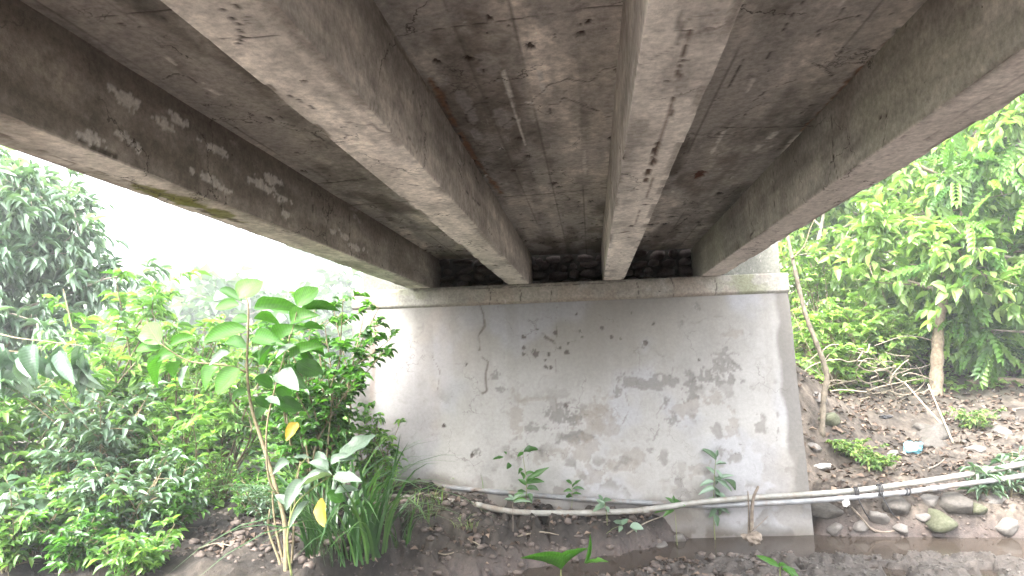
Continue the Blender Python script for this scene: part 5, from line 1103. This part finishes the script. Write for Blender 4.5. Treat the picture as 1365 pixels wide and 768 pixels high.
# trees and shrubs on the right bank
g = G(1246, 524); Yt = g[1]
tree('bank_tree', 'slender brown trunked tree with drooping bright leaves on the right bank', [g-np.array([0, 0, .12]), P(1249, 480, Yt), P(1252, 430, Yt+.05), P(1262, 385, Yt+.1), P(1272, 340, Yt+.15), P(1290, 250, Yt+.3), P(1300, 160, Yt+.4)], .095, 91, 13, 8, 6, 8, T_OV, 'leaf_yellow', .20, .24, .95, .42, None, 'bark', .5, .42, 1.6, .35, None, .3)
RT = 'trees behind the right bank'
def rtree(px, Y, h, seed, label, mat, length, T=T_OV, ratio=.24, limbs=12, r0=.09, nsub=8, ntwig=6, nleaf=8, start=.15, limb=1.7, name='leafy_tree', bark='barkgrey'):
    b = base_at(px, Y); tree(name, label, [b-np.array([0, 0, .1]), b+np.array([jit(.1), jit(.1), h*.33]), b+np.array([jit(.2), jit(.2), h*.66]), b+np.array([jit(.3), jit(.3), h])], r0, seed, limbs, nsub, ntwig, nleaf, T, mat, length, ratio, limb*.55, .42, RT, bark, .4, start, limb, .3)
rtree(1105, 12.6, 4.6, 92, 'thin yellow green tree behind the bare sapling', 'leaf_yellow', .19, limbs=13, r0=.05)
rtree(1180, 14.0, 5.6, 93, 'bright green tree behind the tangle of vines', 'leaf_yellow', .22, limbs=11, nleaf=6)
rtree(1340, 12.2, 5.0, 94, 'feathery leaved tree overhanging the right bank', 'leaf_yellow', .42, T_PIN, .5, limbs=10, nsub=6, ntwig=4, nleaf=4)
rtree(1265, 15.5, 6.8, 95, 'tall yellow green tree behind the slender tree', 'leaf_yellow', .24, limbs=14, limb=2.1)
rtree(1420, 13.5, 6.6, 96, 'tall green tree past the log', 'leaf_bright', .24, limbs=14, limb=2.2)
rtree(1060, 17.5, 6.5, 97, 'pale green tree far behind the wall corner', 'leaf_yellow', .26, limbs=13, limb=2.2)
rtree(1330, 19.0, 8.8, 98, 'tallest green tree in the back row', 'leaf_bright', .30, limbs=15, limb=2.8, nleaf=6)
rtree(1170, 20.0, 7.5, 99, 'broad green tree in the back row', 'leaf_yellow', .28, limbs=12, limb=2.6, nleaf=6)
rtree(1470, 18.0, 8.6, 100, 'large green tree at the end of the back row', 'leaf_yellow', .30, limbs=15, limb=2.8)
rtree(1400, 9.6, 3.9, 101, 'young tree with feathery leaves beside the log', 'leaf_bright', .42, T_PIN, .5, limbs=10, r0=.05, nsub=6, ntwig=4, nleaf=4, limb=1.2)
RS = 'shrubs on the right bank'
for k, (px, Y, h, s, mt, ln, lab) in enumerate(((1110, 10.6, 1.5, .8, 'leaf_yellow', .13, 'yellow green shrub above the rubble pile'), (1165, 10.9, 1.1, .8, 'leaf_yellow', .13, 'green shrub above the dry vines'), (1300, 11.2, 1.4, .9, 'leaf_bright', .14, 'green shrub right behind the slender trunk'),
                                     (1205, 11.4, 1.5, .8, 'leaf_yellow', .13, 'light green shrub left of the slender trunk'), (1370, 11.0, 1.3, .8, 'leaf_bright', .14, 'green shrub standing over the fallen log'), (1080, 12.5, 2.2, .8, 'leaf_yellow', .13, 'yellow green shrub close behind the wall edge'),
                                     (1260, 13.5, 1.8, 1.1, 'leaf_bright', .15, 'broad green shrub in the middle of the thicket'), (1140, 13.5, 2.0, 1.0, 'leaf_yellow', .14, 'tall light shrub in the thicket'), (1440, 12.0, 1.9, 1.0, 'leaf_bright', .15, 'green shrub beyond the log end'))):
    bush('bank_shrub', lab, 'shrub', base_at(px, Y), h, s, 120+k, T_OV, mt, ln, .26, RS, nstem=15, ntwig=10, nleaf=9, twig_len=.42, start=.08)
for k, (px, Y, h, s, lab) in enumerate(((1128, 8.0, .22, .35, 'low green weeds by the white scrap'), (1160, 7.75, .16, .3, 'thin weeds below the white scrap'), (1290, 8.9, .25, .3, 'grassy weeds below the log'), (1325, 7.2, .38, .3, 'pale leafy spray growing over the pipes'), (1365, 7.2, .5, .3, 'leafy spray at the far end of the pipes'), (1292, 7.2, .3, .2, 'small leafy spray at the pipes above the pale stone'))):
    bush('weed', lab, 'weed', base_at(px, Y), h, s, 140+k, T_LAN, 'leaf_grey' if k > 2 else 'grass', .13 if k > 2 else .06, .12 if k > 2 else .2, 'weeds on the right bank', nstem=7 if k > 2 else 10, ntwig=4 if k > 2 else 6, nleaf=4 if k > 2 else 7, twig_len=.16, start=.1)

# ------------------------------------------------------------------ small stuff on the ground
def litter(name, n, region, seed, length, T=T_SIM, mat='litter', ratio=.3, lab=None, thr=.35, freq=1.2, lift=.012, tlo=0, thi=1):
    r = np.random.default_rng(seed); x = r.uniform(region[0], region[1], n*3); y = r.uniform(region[2], region[3], n*3); k = fbm(x*freq, y*freq, 3, seed) > thr; x, y = x[k][:n], y[k][:n]
    z = terrain(x, y); k = z > .05; x, y, z = x[k], y[k], z[k]; n = len(x); a = r.uniform(0, 6.28, n)
    d = np.stack([np.cos(a), np.sin(a), r.normal(size=n)*.25], 1); nr = np.array([0, 0, 1.0])+r.normal(size=(n, 3))*.35; ln = length*r.uniform(.5, 1.3, n)
    V, F, ti = scatter(T, np.stack([x, y, z+lift], 1), d, nr, ln, ln*ratio, r.beta(1.6, 1.6, n)*(thi-tlo)+tlo)
    o = link(name, mesh_np(name, V, F, True, {'tint': np.clip(ti, 0, .9)}), None, MT[mat]); return tag(o, lab, 'leaf litter' if mat == 'litter' else 'ground cover', kind='stuff')
litter('leaf_litter', 3200, (2.3, 7.0, 7.1, 11.5), 150, .085, lab='dry brown leaves scattered over the right bank', thr=.38)
litter('leaf_litter', 1300, (-3.2, .9, 4.8, 6.9), 151, .07, lab='dead leaves scattered on the mud bank', thr=.45, freq=2)
litter('ground_cover', 9000, (2.0, 11, 10.2, 18), 152, .13, T_SIM, 'leaf_yellow', .28, 'low green leaves covering the ground under the thicket', .42, .7, .06)
litter('ground_cover', 9000, (-9, -2.75, 5.6, 14), 153, .11, T_SIM, 'leaf_bright', .28, 'low green leaves covering the left bank', .35, .7, .06)
def pebbles(name, n, region, seed, r0, r1, mat, lab, cat, zlo=.0, ok=None):
    r = np.random.default_rng(seed); x = r.uniform(region[0], region[1], n); y = r.uniform(region[2], region[3], n); z = terrain(x, y); k = z > zlo
    if ok is not None: k &= ok(x, y)
    x, y, z = x[k], y[k], z[k]; n = len(x); v, f = ICO1; rad = r0*(r1/r0)**(r.uniform(0, 1, n)**2.2)
    s = rad[:, None]*np.stack([r.uniform(.7, 1.3, n), r.uniform(.7, 1.3, n), r.uniform(.4, .8, n)], 1)
    V = v[None]*s[:, None]*(1+.18*r.normal(size=(n, len(v), 1))) + np.stack([x, y, z+rad*.2], 1)[:, None]
    F = f[None]+(np.arange(n)*len(v))[:, None, None]
    o = link(name, mesh_np(name, V.reshape(-1, 3), F.reshape(-1, 3), True), None, MT[mat]); return tag(o, lab, cat, kind='stuff')
pebbles('gravel', 11000, (-.8, 4.8, 5.3, 6.65), 160, .004, .017, 'gravel', 'small grey gravel on the stream bar', 'gravel', -.02, lambda x, y: y < np.interp(x, yn_x, yn_y)-.05)
pebbles('mud_clods', 5200, (-3.4, 1.7, 4.6, 6.9), 161, .006, .05, 'mudclod', 'dark clods and small stones in the mud bank', 'mud', .02)
pebbles('mud_clods', 1300, (2.25, 5.5, 6.9, 7.45), 162, .006, .035, 'mudclod', 'dark clods in the cut of the right bank', 'mud', .0)
pebbles('rubble', 500, (2.3, 6.0, 7.3, 10.5), 163, .006, .035, 'gravel', 'small stones strewn on the right bank', 'rubble', .2)

# ------------------------------------------------------------------ far hillside with trees, across the valley
hx = np.linspace(-150, 70, 60); hy = np.linspace(26, 150, 40); HX, HY = np.meshgrid(hx, hy, indexing='ij')
def hill_z(x, y): return -1.5 + 20*sstep(28, 85, y+.12*x)*(.7+.5*fbm(x*.02, y*.02, 3, 170))
hz_ = hill_z(HX.ravel(), HY.ravel())
tag(link('hillside', mesh_np('hillside', np.stack([HX.ravel(), HY.ravel(), hz_], 1), grid_faces(60, 40)), None, MT['hill']), kind='structure')
rh = random.Random(31)
HT = 'trees on the far hillside'
HL = ['pale washed out tree on the hillside just above the left shrubs', 'pale washed out tree on the hillside above the tall sapling']+['faint washed out tree on the far hillside slope']*14
for k in range(16):
    Yk = (24, 27, 30, 26, 33, 29, 36, 40, 31, 45, 38, 34, 52, 28, 42, 60)[k]; px = (185, 275, 230, 330, 150, 395, 290, 210, 440, 350, 110, 480, 260, -40, 20, 420)[k]; p = P(px, 500, Yk); z = float(hill_z(np.array([p[0]]), np.array([p[1]]))[0]); h = rh.uniform(4.5, 7.5)
    b = np.array([p[0], p[1], z-.3]); tree('hillside_tree', HL[k], [b, b+np.array([0, 0, h*.4]), b+np.array([rh.gauss(0, .4), 0, h*.7]), b+np.array([0, 0, h])], .2, 180+k, 10, 5, 4, 6, T_SIM, 'leaf_far', .75, .35, 1.8, 1.1, HT, 'barkgrey', .3, .3, 3.0, .35)

# ------------------------------------------------------------------ haze box added to wash out the distance like overexposure
hv, hf = box_arrays(-165, 165, -32, 205, -5, 33)
hm = bpy.data.materials.new('haze'); hm.use_nodes = True; nt = hm.node_tree; nt.nodes.clear()
ho = nt.nodes.new('ShaderNodeOutputMaterial'); pv_ = nt.nodes.new('ShaderNodeVolumePrincipled')
pv_.inputs['Color'].default_value = (.97, .98, 1, 1); pv_.inputs['Density'].default_value = HAZE; pv_.inputs['Anisotropy'].default_value = .2
nt.links.new(pv_.outputs[0], ho.inputs['Volume'])
tag(link('haze', mesh_np('haze', hv, hf, False), None, hm), kind='stuff')
